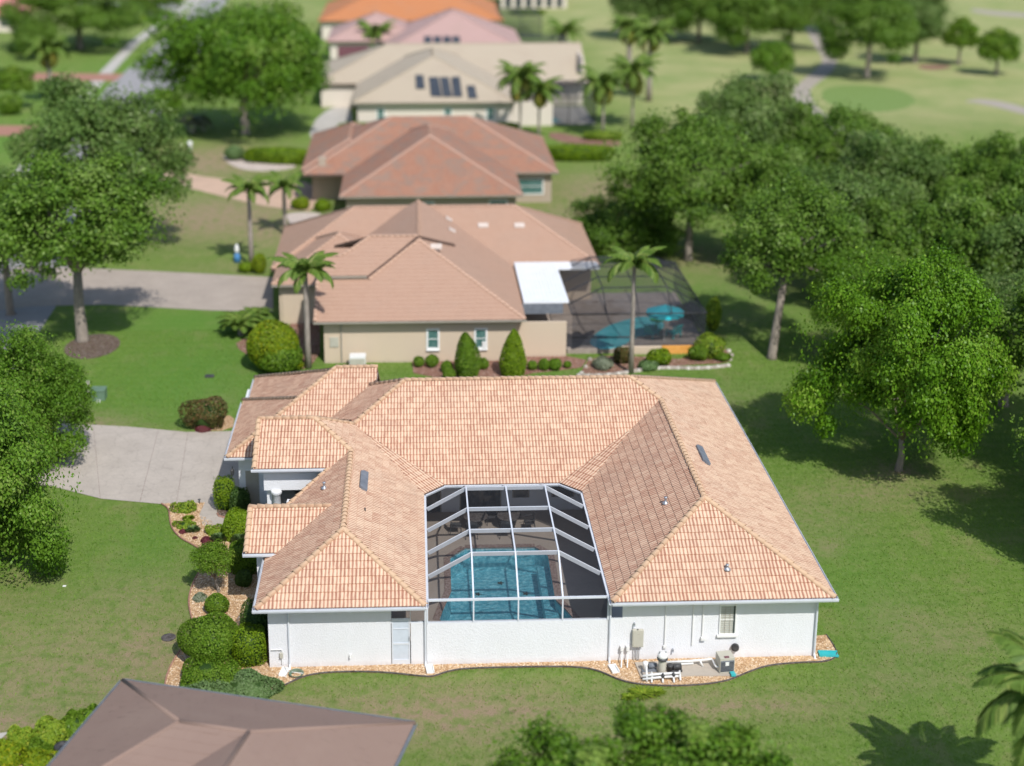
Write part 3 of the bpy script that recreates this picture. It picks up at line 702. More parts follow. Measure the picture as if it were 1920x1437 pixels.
MB().box(-6.55, -6.502, 1.6, 3.0, 1.0, 2.3).build('side_window', M['glass'], house)
MB().box(-9.2, -8.5, 16.315, 16.348, .15, 2.2).build('side_door', M['graytrim'], house)
# soffits
for x0, x1, y0, y1 in [(XL + .02, XI - .02, .01, .64), (XJ + .02, XR - .02, .01, .64), (17.41, XR - .02, .66, 25), (XL + .02, -6.51, .66, 8.4), (-1.28, XI - .02, .87, 12), (XJ + .02, 8.88, .87, 12), (-1.28, 8.88, 12.02, 15.28), (XG + .02, -9.56, 15.8, 26), (-9.5, -7.0, 15.8, 16.33)]:
    MB().box(x0, x1, y0, y1, zs + .003, zs + .02).build('soffit', M['wtrim'], house)
# fascia boards
fb = MB()
fb.box(XL + .02, XI - .02, .012, .035, E0 - .2, E0 - .04).box(XJ + .02, XR - .02, .012, .035, E0 - .2, E0 - .04).box(-8.1, -4.5, 11.215, 11.24, CE - .2, CE - .05).box(-7.8, -6.5, 4.465, 4.49, E0 + .1, E0 + .25).box(XG + .02, -7, YG + .012, YG + .035, E0 - .2, E0 - .04)
fb.box(-8.16, -8.13, 11.3, 16.9, CE - .16, CE - .03); fb.build('fascia', M['wtrim'], house)
# window in the right wing
wi = window(house, 13.14, 13.78, 1.27, 2.62, .65, M['blind'], M['wtrim'], depth=.07, bars=1, wide=.05)
bl = MB()
for k in range(14): bl.box(13.16, 13.76, .60, .612, 1.31 + k * .093, 1.335 + k * .093)
bl.build('blind_slat', M['beige'], wi)
for px, pz in [(13.34, 0), (13.55, 0)]: MB().box(px - .008, px + .008, .588, .598, 1.28, 2.6).build('glazing_bar', M['graytrim'], wi)
MB().box(13.70, 13.775, .596, .61, 1.28, 2.6).build('curtain_edge', M['glass'], wi)
# front screen door and screened gaps
dr = ob('screen_door', MB().box(-1.19, -1.13, .68, .73, .04, 2.24).box(-.46, -.40, .68, .73, .04, 2.24).box(-1.128, -.462, .68, .73, 2.16, 2.24).box(-1.128, -.462, .68, .73, .04, .28).box(-1.128, -.462, .68, .73, 1.0, 1.09).box(-1.128, -.462, .68, .73, 1.76, 1.80).build('x', M['trim']).data, house)
bpy.data.objects.remove(bpy.data.objects['x'])
MB().box(-1.128, -.462, .70, .71, .28, 1.0).build('door_panel', plain('frosted_panel', (.60, .66, .74), .3, .1), dr)
MB().box(-1.128, -.462, .70, .71, 1.09, 1.76).build('door_panel', bpy.data.materials['frosted_panel'], dr)
MB().box(-1.128, -.462, .70, .71, 1.80, 2.16).build('door_panel', bpy.data.materials['frosted_panel'], dr)
MB().box(-.44, -.42, .64, .67, 1.2, 1.42).build('handle', M['metal'], dr)
fr = MB(); fr.box(-.385, -.362, .66, .72, LWT, zs); fr.box(-1.215, -1.195, .66, .72, 2.06, zs); fr.box(.25, .33, .63, .69, LWT + .003, zs - .01); fr.box(-.36, .25, .66, .72, LWT + .003, LWT + .05); fr.box(-1.19, -.40, .68, .72, 2.245, 2.285); fr.box(8.21, 8.27, .63, .69, LWT + .003, zs); fr.box(8.28, 8.84, .66, .72, LWT + .003, LWT + .05)
fr.build('opening_frame', M['trim'], house)
for x0, x1, z0 in [(-1.19, -.39, 2.29), (-.36, .25, LWT + .05), (8.28, 8.84, LWT + .05)]:
    MB().add([(x0, .69, z0), (x1, .69, z0), (x1, .69, zs), (x0, .69, zs)], [(0, 1, 2, 3)]).build('opening_screen', M['screen'], house)
# lanai back wall: sliding doors and window
for x0, x1, z0, z1 in [(2.3, 4.4, .12, 2.3), (5.1, 5.9, .9, 2.2), (7.2, 8.3, .9, 2.2), (-.8, 1.2, .12, 2.3)]:
    wi = MB().box(x0 - .06, x1 + .06, 15.25, 15.298, z0 - .02, z1 + .06).build('lanai_window', M['graytrim'], house); MB().box(x0, x1, 15.235, 15.248, z0, z1).build('pane', M['glass'], wi)
# downspouts
def downspout(x, y, top, foot=0.05, out=-.5, side=0):
    b = MB(); b.tube([(x + side, y - out * -1 * 0 - .62 * (1 if out else 0), top), (x + side * .3, y - .3, top - .16), (x, y - .07, top - .34), (x, y - .07, foot + .2), (x + .0, y - .25, foot)], .045, 6)
    return b.build('downspout', M['trim'], house)
downspout(-5.62, .65, E0 - .1); downspout(.27, .62, E0 - .1); downspout(8.3, .62, E0 - .1); downspout(17.36, .62, E0 - .1)
MB().tube([(-6.6, 4.4, E0 + .2), (-6.75, 4.4, E0 + .05), (-6.85, 4.45, E0 - .02)], .05, 6).build('downspout', M['trim'], house)
MB().tube([(-4.6, 11.1, CE - .1), (-4.8, 11.1, CE - .25), (-4.9, 11.15, CE - .5)], .05, 6).build('downspout', M['trim'], house)
# utility pipes on the wall
for x, z0, z1 in [(10.72, .72, zs), (11.93, .72, zs - .03), (12.36, 1.12, zs)]: MB().tube([(x, .60, z0), (x, .60, z1)], .026, 6).build('conduit', M['pvc'], house)
MB().box(12.3, 12.52, .50, .62, .98, 1.14, .02).build('junction_box', M['pvc'], house); MB().box(10.66, 10.8, .54, .62, .62, .76, .02).build('junction_box', M['pvc'], house)
for x, z in [(9.36, 1.86), (-3.0, .62), (11.1, .55)]: MB().tube([(x, .66, z), (x, .52, z), (x, .50, z - .09)], .04, 8).build('spigot', M['metal'] if x > 0 else M['pvc'], house)
MB().tube([(-6.4, .58, .95), (-5.95, .58, .95), (-5.95, .58, .25)], .025, 6).build('conduit', M['pvc'], house)
MB().box(-6.05, -5.9, .52, .62, .55, .8, .02).build('junction_box', M['beige'], house)
# roof vents and pipes
def on(k, x, y, dz=0): return Vector((x, y, P[k].z(x, y) + dz))
def roof_vent(k, x, y, L, Wd):
    pl = P[k]; d = pl.d; cs = 1 / math.sqrt(1 + pl.s ** 2); up = Vector((-d.x * cs, -d.y * cs, pl.s * cs)); n3 = Vector((d.x * pl.s, d.y * pl.s, 1)).normalized(); ac = up.cross(n3)
    b = MB(); o = on(k, x, y, .02); c = .18
    out = [(-L, -Wd), (L, -Wd), (L, Wd * .3), (L - c, Wd), (-L + c, Wd), (-L, Wd * .3)]
    V = [o + ac * a + up * u + n3 * h for h in (0, .11) for a, u in out]; n = len(out)
    b.add(V, [tuple(range(n)), tuple(range(n, 2 * n))] + [(i, (i + 1) % n, n + (i + 1) % n, n + i) for i in range(n)]); b.build('off_ridge_vent', M['lead'], house)
roof_vent('lw_e', -2.62, 9.25, 1.0, .2); roof_vent('rw_e', 14.15, 10.6, 1.05, .2)
def boot(k, x, y, h=.28):
    o = on(k, x, y); b = MB(); b.lathe(o, [(.17, .0), (.13, .07), (.06, .1), (.055, h), (.08, h + .01), (.08, h + .06)], 12); b.build('vent_pipe', M['metal'], house, True)
o_ = at(608, 919, E0 + 1.2); boot('lw_w', o_.x, o_.y); o_ = at(1247, 963, E0 + 1.2); boot('rw_w', o_.x, o_.y); o_ = at(1364, 1057, E0 + 1.0); boot('rw_s', o_.x, o_.y, .2)
o_ = at(685, 978, E0 + .9); MB().lathe(on('lw_e', o_.x, o_.y), [(.035, 0), (.035, .16), (.02, .17)], 8).build('vent_pipe', M['dark'], house)

# ------------------------------------------------------------------ pool court
zd = .10
pool = [a2(845, 1110, zd), a2(843, 1046, zd), a2(872, 1028, zd), a2(1003, 1026, zd), a2(1028, 1040, zd), a2(1042, 1125, zd), a2(1064, 1146, zd), a2(1076, 1160, zd), (7.3, 3.4), (6.4, 2.5), (2.6, 2.3), (1.4, 3.2), a2(823, 1163, zd), a2(829, 1146, zd)]
sheet('pool_deck', [(-1.29, .86), (8.89, .86), (8.89, 15.29), (-1.29, 15.29)], zd, M['deck'], .10, hole=pool[::-1], kind='structure')
pc = Vector((sum(p[0] for p in pool) / len(pool), sum(p[1] for p in pool) / len(pool)))
pw = thing('swimming_pool', 'blue-green swimming pool with brick coping under the screen enclosure', 'pool', (0, 0, 0))
b = MB(); n = len(pool); V = [(x, y, zd - .005) for x, y in pool] + [(x, y, -1.15) for x, y in pool]
b.add(V, [(i, (i + 1) % n, n + (i + 1) % n, n + i) for i in range(n)]); b.build('basin_wall', M['basin'], pw)
sheet('basin_floor', pool, -1.15, M['basin'], parent=pw)
sheet('water', pool, -.02, M['water'], parent=pw)
# steps and bench along the near end and the west side
MB().prism([(1.0, 2.6), (6.8, 2.5), (6.8, 3.4), (1.0, 3.6)], -1.14, -.35).build('step', M['basin'], pw)
MB().box(5.95, 6.58, 4.2, 10.1, -1.14, -.45).build('bench', M['basin'], pw)
cop = MB()
def offs(p, q):
    d = Vector((q[0] - p[0], q[1] - p[1])); L = d.length; d.normalize(); nrm = Vector((d.y, -d.x)); mid = (Vector(p) + Vector(q)) / 2
    if (mid + nrm * .2 - pc).length < (mid - pc).length: nrm = -nrm
    return d, nrm, L
for i in range(n):
    p, q = pool[i], pool[(i + 1) % n]; d, nr, L = offs(p, q); k = max(1, round(L / .105)); st = L / k
    for j in range(k):
        s0 = Vector(p) + d * (j * st + .006); s1 = Vector(p) + d * ((j + 1) * st - .006); o = random.uniform(-.006, .006)
        c_ = [s0 - nr * .03, s1 - nr * .03, s1 + nr * .29, s0 + nr * .29]
        z1 = zd + .035 + random.uniform(-.004, .004)
        cop.add([(v.x, v.y, zd + .002) for v in c_] + [(v.x, v.y, z1) for v in c_], [(4, 5, 6, 7), (0, 1, 5, 4), (1, 2, 6, 5), (2, 3, 7, 6), (3, 0, 4, 7)])
cop.build('coping_bricks', M['coping'], pw, kind='stuff')
for px, py, l in [(938, 1092, 'dark star ornament on the pool floor, farthest of the three'), (896, 1113, 'dark star ornament on the pool floor, left one near the front'), (986, 1112, 'dark star ornament on the pool floor, right one near the front')]:
    o = at(px, py, -1.1); V = [(0, 0, .05)] + [((.21 if k % 2 == 0 else .10) * math.cos(math.pi * k / 5), (.21 if k % 2 == 0 else .10) * math.sin(math.pi * k / 5), 0) for k in range(10)]
    s_ = ob('star_ornament', mesh('star_ornament', V, [(0, 1 + k, 1 + (k + 1) % 10) for k in range(10)], plain('bronze_star', (.06, .035, .02), .7, .2))); s_.location = (o.x, o.y, -1.14); tag(s_, l, 'ornament', 'star ornaments on the pool floor')
# patio tables and chairs
def patio_table(x, y, lab):
    t = thing('patio_table', lab, 'table', (x, y, zd), 0, 'dark patio tables')
    MB().lathe((0, 0, 0), [(.62, .70), (.64, .715), (.62, .73)], 24).build('table_top', M['edge'], t)
    for k in range(4):
        a = math.pi / 4 + k * math.pi / 2; MB().tube([(.2 * math.cos(a), .2 * math.sin(a), .70), (.26 * math.cos(a), .26 * math.sin(a), .35), (.48 * math.cos(a), .48 * math.sin(a), 0)], .02, 6).build('leg', M['dark'], t)
def patio_chair(x, y, rz, lab):
    t = thing('patio_chair', lab, 'chair', (x, y, zd), rz, 'dark patio chairs')
    MB().box(-.27, .27, -.27, .27, .40, .45, .02).build('seat', M['dark'], t)
    MB().bar((-.0, .27, .98), (0, .25, .44), .52, .04, (0, 1, 0)).build('backrest', M['dark'], t)
    for s in (-1, 1):
        MB().tube([(s * .30, .27, .66), (s * .31, -.05, .67), (s * .31, -.27, .60)], .02, 6).build('armrest', M['dark'], t)
        for q in (-1, 1): MB().tube([(s * .28, q * .25, .42), (s * .31, q * .3, 0)], .018, 6).build('leg', M['dark'], t)
for i, (x, y) in enumerate([(3.0, 13.3), (4.75, 13.3)]): patio_table(x, y, ['round dark patio table under the cage, left one', 'round dark patio table under the cage, right one'][i])
for x, y, rz, l in [(2.75, 12.35, math.pi, 'dark patio chair in front of the left patio table'), (4.5, 12.35, math.pi, 'dark patio chair in front of the right patio table'), (1.95, 12.9, math.pi / 2, 'dark patio chair at the left side of the tables'), (5.8, 13.1, -math.pi / 2, 'dark patio chair at the right side of the tables'), (3.9, 13.9, .1, 'dark patio chair behind and between the two tables')]:
    patio_chair(x, y, rz, l)
# ------------------------------------------------------------------ pool enclosure
enc = thing('pool_enclosure', 'white aluminium framed screen cage over the pool', 'pool enclosure', (0, 0, 0))
cx = [.36, 2.36, 4.30, 6.22, 8.20]; zt = E0 + 1.08; YQ = [.62, 2.72, 4.92, 7.15, 9.40, 11.85]
zl = E0 - .02
def beam(p, q, w=.045, h=.16, up=(0, 0, 1), name='beam'): return MB().bar(p, q, w, h, up).build(name, M['trim'], enc)
for i in (1, 2, 3):
    beam((cx[i], YQ[1], zt), (cx[i], YQ[4], zt), .07, .10); beam((cx[i], YQ[0], zl), (cx[i], YQ[1] - .01, zt), .07, .08); beam((cx[i], YQ[4] + .01, zt), (cx[i], YQ[5], zl), .07, .08)
    beam((cx[i], YQ[0] + .02, zl - .09), (cx[i], YQ[0] + .02, LWT + .05), .06, .06, (0, 1, 0), 'post')
for x in (cx[0], cx[4]):
    beam((x, YQ[0], zl), (x, YM - 1.1, zl), .09, .09); beam((x, YQ[0] + .02, zl - .1), (x, YQ[0] + .02, LWT + .003), .07, .07, (0, 1, 0), 'post')
for yq in YQ[1:5]:
    for a, c in ((1, 2), (2, 3)): beam((cx[a] + .04, yq, zt - .012), (cx[c] - .04, yq, zt - .012), .042, .19)
    beam((cx[0] + .05, yq, zl), (cx[1] - .04, yq, zt - .012), .042, .19); beam((cx[3] + .04, yq, zt - .012), (cx[4] - .05, yq, zl), .042, .19)
beam((cx[0], YQ[0] - .02, zl), (cx[4], YQ[0] - .02, zl), .07, .10)
beam((cx[0] + .04, YQ[0] + .02, LWT + .05), (cx[4] - .04, YQ[0] + .02, LWT + .05), .06, .045, name='sill')
beam((1.42, YQ[5], zl), (7.16, YQ[5], zl), .08, .09); beam((cx[0], YM - 1.15, zl), (1.42, YQ[5], zl), .08, .09); beam((7.16, YQ[5], zl), (cx[4], YM - 1.15, zl), .08, .09)
def scr(*v):
    o = MB().add(v, [tuple(range(len(v)))]).build('screen', M['screen'], enc); return o
for r in range(5):
    y0, y1 = YQ[r] + .03, YQ[r + 1] - .03
    z0 = zl if r == 0 else zt; z1 = zl if r == 4 else zt
    for a in (1, 2): scr((cx[a] + .03, y0, z0 - .02), (cx[a + 1] - .03, y0, z0 - .02), (cx[a + 1] - .03, y1, z1 - .02), (cx[a] + .03, y1, z1 - .02))
    for xa, xb in ((cx[0], cx[1]), (cx[4], cx[3])):
        s_ = 1 if xb > xa else -1
        if r == 4: scr((xa + s_ * .04, y0, zl - .02), (xb - s_ * .03, y0, zt - .02), (xb - s_ * .03, y1, zl - .02), (xa + s_ * 1.05, y1, zl - .02), (xa + s_ * .04, y1 - 1.05, zl - .02))
        else: scr((xa + s_ * .04, y0, zl - .02), (xb - s_ * .03, y0, z0 - .02), (xb - s_ * .03, y1, z1 - .02), (xa + s_ * .04, y1, zl - .02))
for a in range(4): scr((cx[a] + .04, YQ[0], LWT + .06), (cx[a + 1] - .04, YQ[0], LWT + .06), (cx[a + 1] - .04, YQ[0], zl - .1), (cx[a] + .04, YQ[0], zl - .1))

# ------------------------------------------------------------------ vegetation
def leafcloud(C, Nn, size, mat, rnd, name='crown', aspect=.62, vertical=0.0):
    """one leaf-sized quad at every point of C with normals Nn"""
    K = len(C); r = RNG.normal(0, 1, (K, 3)); a = np.cross(Nn, r); a /= np.linalg.norm(a, axis=1)[:, None] + 1e-9; b = np.cross(Nn, a); b /= np.linalg.norm(b, axis=1)[:, None] + 1e-9
    s = (size * RNG.uniform(.65, 1.3, K))[:, None]
    V = np.stack([C - a * s, C + b * s * aspect, C + a * s, C - b * s * aspect], 1).reshape(-1, 3)
    F = np.arange(K * 4).reshape(K, 4)
    return npmesh(name, V, F, mat, {'rnd': ('FLOAT', np.repeat(np.clip(rnd, 0, 1), 4))})
def unit(v): return v / (np.linalg.norm(v, axis=-1)[..., None] + 1e-9)
def crown_points(n, K, flat=.7, rc=(.16, .30), low=-.45, seed=0, wob=.18, rin=.45, fill=.28):
    g = np.random.default_rng(seed)
    d = unit(g.normal(0, 1, (K * 4, 3))); d = d[d[:, 2] > low][:K]; K = len(d)
    ph = g.uniform(0, 6.28, 3)
    rad = (rin + (1 - rin - .12) * g.random(K) ** .45) * (1 + wob * np.sin(3 * np.arctan2(d[:, 1], d[:, 0]) + ph[0]) * .7 + wob * np.sin(5 * np.arctan2(d[:, 1], d[:, 0]) + ph[1]) * .5)
    c = d * rad[:, None] * np.array([1, 1, flat]); r = g.uniform(rc[0], rc[1], K)
    w_ = r ** 2 / (r ** 2).sum(); idx = g.choice(K, n, p=w_)
    q = unit(g.normal(0, 1, (n, 3))); q[:, 2] = np.abs(q[:, 2]) * np.where(g.random(n) < .72, 1, -1)
    u = g.random(n) ** .33
    P_ = c[idx] + q * (r[idx] * u)[:, None] * np.array([1, 1, .72]) + g.normal(0, .015, (n, 3))
    Nn = unit(q * .8 + d[idx] * .35 + g.normal(0, .55, (n, 3)) + np.array([0, 0, .35]))
    kf = int(n * fill)                          # loose twigs between the clumps
    dd = unit(g.normal(0, 1, (kf, 3))); dd[:, 2] = np.where(dd[:, 2] < low, -dd[:, 2], dd[:, 2])
    az = np.arctan2(dd[:, 1], dd[:, 0]); ll_ = 1 + wob * (.7 * np.sin(3 * az + ph[0]) + .5 * np.sin(5 * az + ph[1])) * .7
    P_[:kf] = dd * (ll_ * (.35 + .62 * g.random(kf) ** .6))[:, None] * np.array([1, 1, flat]) + g.normal(0, .018, (kf, 3)); Nn[:kf] = unit(dd + g.normal(0, .7, (kf, 3)) + np.array([0, 0, .4]))
    rnd = np.clip(.48 + .28 * g.normal(0, 1, K)[idx] + .22 * g.normal(0, 1, n), 0, 1)
    return P_, Nn, rnd, c, r
CROWNS = {}
def crown_mesh(key, n, K, leaf, mat, **kw):
    P_, Nn, rnd, c, r = crown_points(n, K, **kw); CROWNS[key] = (leafcloud(P_, Nn, leaf, M[mat], rnd), c); return CROWNS[key]
def zcof(p): return (Vector(p) - CAM).dot(cf)
def px_y(p): v = Vector(p) - CAM; return YP - FPX * v.dot(cu) / v.dot(cf)
def top_z(x, y, py):                       # height at which a point above (x, y) shows at photo row py
    lo, hi = 0, 34
    for _ in range(40):
        mid = (lo + hi) / 2
        if px_y((x, y, mid)) > py: lo = mid
        else: hi = mid
    return lo
def limbs(b, base, fork, ends, r0, rf):
    base = Vector(base); fork = Vector(fork)
    mid = base.lerp(fork, .5) + Vector((random.uniform(-.1, .1), random.uniform(-.1, .1), 0))
    b.tube([base - Vector((0, 0, .1)), base + Vector((0, 0, .25)), mid, fork], [r0 * 1.45, r0 * 1.05, (r0 + rf) / 2, rf], 9)
    for e in ends:
        e = Vector(e); m_ = fork.lerp(e, .5) + Vector((random.uniform(-.3, .3), random.uniform(-.3, .3), random.uniform(.0, .5)))
        b.tube([fork - Vector((0, 0, .15)), m_, e], [rf * .62, rf * .38, rf * .12], 6)
def tree(label, x, y, R, H, key, flat=.8, trunk=.28, name='oak_tree', group=None, rz=None, off=(0, 0), cat='tree', fork=.42, bark_='bark', nl=9):
    t = thing(name, label, cat, (x, y, 0), 0, group)
    me, c = CROWNS[key]
    cr_ = ob('crown', me, t); hz = R * flat; cz = H - hz * .92; sc_ = Vector((R, R, hz / .7))
    rz = random.uniform(0, 6.28) if rz is None else rz
    cr_.location = (off[0], off[1], cz); cr_.rotation_euler = (0, 0, rz); cr_.scale = sc_
    b = MB(); rot = Matrix.Rotation(rz, 3, 'Z'); idx = random.sample(range(len(c)), min(nl, len(c)))
    ends = [rot @ Vector((c[i][0] * R * .85, c[i][1] * R * .85, c[i][2] * sc_.z * .9)) + Vector((off[0], off[1], cz)) for i in idx]
    limbs(b, (0, 0, 0), (off[0] * .6, off[1] * .6, max(.8, cz - hz * .75) if fork is None else H * fork), ends, trunk, trunk * .75)
    b.build('trunk', M[bark_], t, True); return t
crown_mesh('near1', 130000, 120, .0132, 'oakb', seed=3, rc=(.08, .20), rin=.35, low=-.75, wob=.30, fill=.16)
crown_mesh('magn', 120000, 80, .0145, 'magn', seed=8, rc=(.11, .25), rin=.42, low=-.8, wob=.30, fill=.10)
for k, (mt, sd) in enumerate([('oak', 11), ('oakg', 12), ('oakb', 13), ('oak', 14), ('oakg', 15)]):
    crown_mesh('far%d' % k, 44000, 80, .0215, mt, seed=sd, rc=(.09, .24), rin=.40, low=-.75, wob=.26, fill=.2)
crown_mesh('open', 34000, 75, .021, 'oak', seed=21, rc=(.09, .20), rin=.25, low=-.7, wob=.3)
crown_mesh('feather', 22000, 75, .026, 'oakb', seed=31, rc=(.08, .2), rin=.35, wob=.34, fill=.12)
crown_mesh('orn', 9000, 26, .042, 'hedge', seed=32, rc=(.28, .42), rin=.2, wob=.08)
crown_mesh('limet', 9000, 30, .05, 'oakb', seed=22, rc=(.2, .34), rin=.35, wob=.06)
crown_mesh('small', 5000, 22, .06, 'hedge', seed=23, rc=(.22, .34), rin=.35, wob=.1)
def ptree(label, bx, by, top, hwpx, key, **k):   # base pixel, crown-top row, half width
    x, y = a2(bx, by); ox, oy = k.get('off', (0, 0)); R = 1.1 * hwpx * zcof((x, y, 5)) / FPX; H = top_z(x + ox, y + oy, top)
    return tree(label, x, y, R, H, key, **k)
# left side
tree('sharp bright leafy oak at the left edge beside the driveway', -22.9, 10.6, 6.0, 9.9, 'near1', flat=.95, trunk=.3, name='oak_tree', rz=1.1)
tree('light green oak at the left edge behind the driveway', -24.4, 22.6, 5.4, 8.0, 'near1', flat=.85, trunk=.25, rz=3.9)
ptree('large oak with a thick pale trunk in a round mulch bed at left', 155, 640, 305, 165, 'far3', trunk=.42, flat=.64, fork=.40, nl=12)
ptree('greyish oak crown behind the large oak at left', 190, 480, 172, 150, 'far1', trunk=.35, flat=.8)
ptree('broad oak crown at the left edge above the dark shaded drive', 20, 590, 330, 120, 'far4', trunk=.3, flat=.8)
ptree('biggest bright green oak beside the street at upper left', 460, 252, 4, 158, 'far2', trunk=.5, flat=.72, rz=2.0)
ptree('wide oak with dark shade below it at the top left corner', 150, 92, -42, 122, 'far3', trunk=.6, flat=.5, fork=.4)
ptree('far oak at the top beside the cross street', 285, 30, -60, 55, 'far0', trunk=.4)
ptree('dark round tree near the far red roof', 70, 112, 40, 42, 'far0', trunk=.3, name='round_tree')
ptree('small pale olive tree at the left edge above the brick drive', 30, 205, 128, 34, 'small', trunk=.2, name='small_tree')
# right side
ptree('bright glossy tree on the lawn right of the main house', 1685, 882, 492, 172, 'magn', trunk=.2, flat=1.02, fork=.16, rz=.6, name='magnolia_tree', nl=14)
t_ = ptree('oak with a leaning pale trunk on the lawn behind the cage', 1447, 672, 345, 128, 'open', trunk=.32, flat=.85, off=(1.6, 2.2), fork=.5, nl=12)
ptree('open branched oak right of the tan roof houses', 1290, 488, 222, 138, 'open', trunk=.35, flat=.78, fork=.42, nl=14)
ptree('oak crown between the golf lawn and the open branched oak', 1395, 400, 152, 112, 'far1', trunk=.3, flat=.8)
ptree('dark oak low crown behind the neighbour roof corner', 1165, 470, 372, 105, 'far0', trunk=.25, flat=.7, off=(0, 0))
for i, (bx, by, tp, hwp, key, lab) in enumerate([
    (1545, 420, 205, 112, 'far0', 'oak crown just below the cart path bend'), (1660, 470, 262, 125, 'far1', 'oak crown in the middle of the right hand grove, top row'),
    (1790, 480, 278, 120, 'far0', 'oak crown in the grove left of the tallest right one'), (1900, 500, 265, 115, 'far3', 'oak crown touching the right edge, top of the grove'),
    (1560, 560, 330, 118, 'far4', 'oak crown above the leaning trunk'), (1690, 600, 385, 120, 'far0', 'oak crown directly behind the bright glossy tree'),
    (1820, 610, 372, 128, 'far3', 'oak crown right behind the glossy tree, second row'), (1930, 640, 400, 120, 'far1', 'oak crown at the right edge, second row'),
    (1880, 760, 520, 105, 'far4', 'dark oak crown at the right edge behind the glossy tree'), (1620, 700, 470, 92, 'far2', 'light green oak crown just left of and behind the glossy tree'),
    (1780, 720, 520, 110, 'far2', 'light green oak crown just right of and behind the glossy tree'), (1450, 500, 282, 90, 'far3', 'oak crown between the two open trunks')]):
    ptree(lab, bx, by, tp, hwp, key, trunk=.3, flat=.85, group='oaks of the right hand grove')
tree('oak beyond the right edge whose shade falls on the lawn, far one', 38.5, 19.5, 6.0, 11.5, 'far0', flat=.7)
tree('oak beyond the right edge whose shade falls on the lawn, near one', 35.2, 7.5, 5.4, 10.0, 'open', flat=.7)
tree('oak beyond the right edge whose shade falls on the lawn, middle one', 39.5, 13.0, 5.6, 10.0, 'far3', flat=.7)
# golf course row
for i, (bx, by, tp, hwp, key, lab) in enumerate([
    (1205, 75, -60, 70, 'far1', 'dark oak at the top right of the orange roof'), (1310, 78, -50, 78, 'far0', 'oak with a visible trunk left of the cart path top'),
    (1400, 100, -38, 80, 'far3', 'dense oak left of the cart path at the top'), (1480, 95, -45, 78, 'far0', 'dense oak beside the cart path at the top'),
    (1625, 146, -18, 88, 'far3', 'large oak right of the cart path with a dark oval shadow'), (1560, 60, -70, 70, 'far1', 'oak behind the large one right of the cart path'),
    (1715, 118, -6, 62, 'far1', 'pale oak right of the large golf course oak'), (1700, 80, -60, 66, 'far0', 'far oak at the top above the pale oak')]):
    ptree(lab, bx, by, tp, hwp, key, trunk=.4, flat=.75, group='golf course oaks')
for bx, by, tp, hwp, lab in [(1797, 122, 38, 33, 'small round tree on the fairway, left one of the pair'), (1867, 141, 58, 36, 'small round tree on the fairway, right one of the pair')]:
    ptree(lab, bx, by, tp, hwp, 'small', trunk=.25, flat=.95, name='round_tree', group='small fairway trees')
ptree('bright round green tree left of the cart path', 1448, 152, 78, 38, 'limet', trunk=.25, flat=1.0, name='round_tree')
# near bottom
tree('bright out of focus tree top at the bottom centre', 5.3, -15.4, 3.7, 7.0, 'feather', flat=.62, name='small_tree')
tree('second out of focus tree top at the bottom centre right', 9.3, -15.0, 3.3, 6.9, 'feather', flat=.62, name='small_tree')
tree('low out of focus tree top at the bottom centre left', 2.3, -16.2, 2.3, 5.6, 'feather', flat=.62, name='small_tree')
# palms
def frond_mesh(key, L, droop, nl=24, ll=.55, hang=.55, mat='palm', w=.085):
    V = []; F = []; Rn = []
    pts = []
    for i in range(nl + 1):
        t = i / nl; ang = .75 - droop * t * 1.5; pts.append((t, ang))
    x = z = 0; sp = [Vector((0, 0, 0))]
    for i in range(nl): x += L / nl * math.cos(pts[i][1]); z += L / nl * math.sin(pts[i][1]); sp.append(Vector((x, 0, z)))
    g = random.Random(hash(key) % 999 if False else len(key))
    for i in range(nl):                       # midrib
        k = len(V); a, b_ = sp[i], sp[i + 1]; ww = .035 * (1 - i / nl) + .008
        V += [a + Vector((0, ww, 0)), a - Vector((0, ww, 0)), b_ - Vector((0, ww, 0)), b_ + Vector((0, ww, 0))]; F.append((k, k + 1, k + 2, k + 3)); Rn += [.9] * 4
    for i in range(3, nl + 1):
        t = i / nl; d = (sp[i] - sp[i - 1]).normalized(); l_ = ll * math.sin(math.pi * (.12 + .86 * t) ** .8) + .08
        for s in (-1, 1):
            for q in (0, .5):
                o = sp[i] - d * q * L / nl; e = o + d * l_ * .55 + Vector((0, s * l_ * (1 - hang * .4), 0)) + Vector((0, 0, -l_ * hang * g.uniform(.7, 1.2)))
                m_ = o.lerp(e, .5) + Vector((0, 0, .06)); k = len(V); V += [o - d * w * .5, m_ - d * w, e, m_ + d * w]; F.append((k, k + 1, k + 2, k + 3)); Rn += [g.random()] * 4
    return npmesh('frond', [tuple(v) for v in V], F, M[mat], {'rnd': ('FLOAT', Rn)})
FR = {'q0': frond_mesh('q0', 2.6, .9), 'q1': frond_mesh('q11', 2.6, 1.25), 'q2': frond_mesh('q222', 2.7, 1.6, hang=.8), 'y': frond_mesh('yyyy', 2.4, 1.9, hang=.8, mat='palmy'),
      's': frond_mesh('s', 1.5, 1.3, 18, .32, .3, 'silver'), 'c': frond_mesh('cc', 1.6, 1.0, 20, .35, .25, 'palm')}
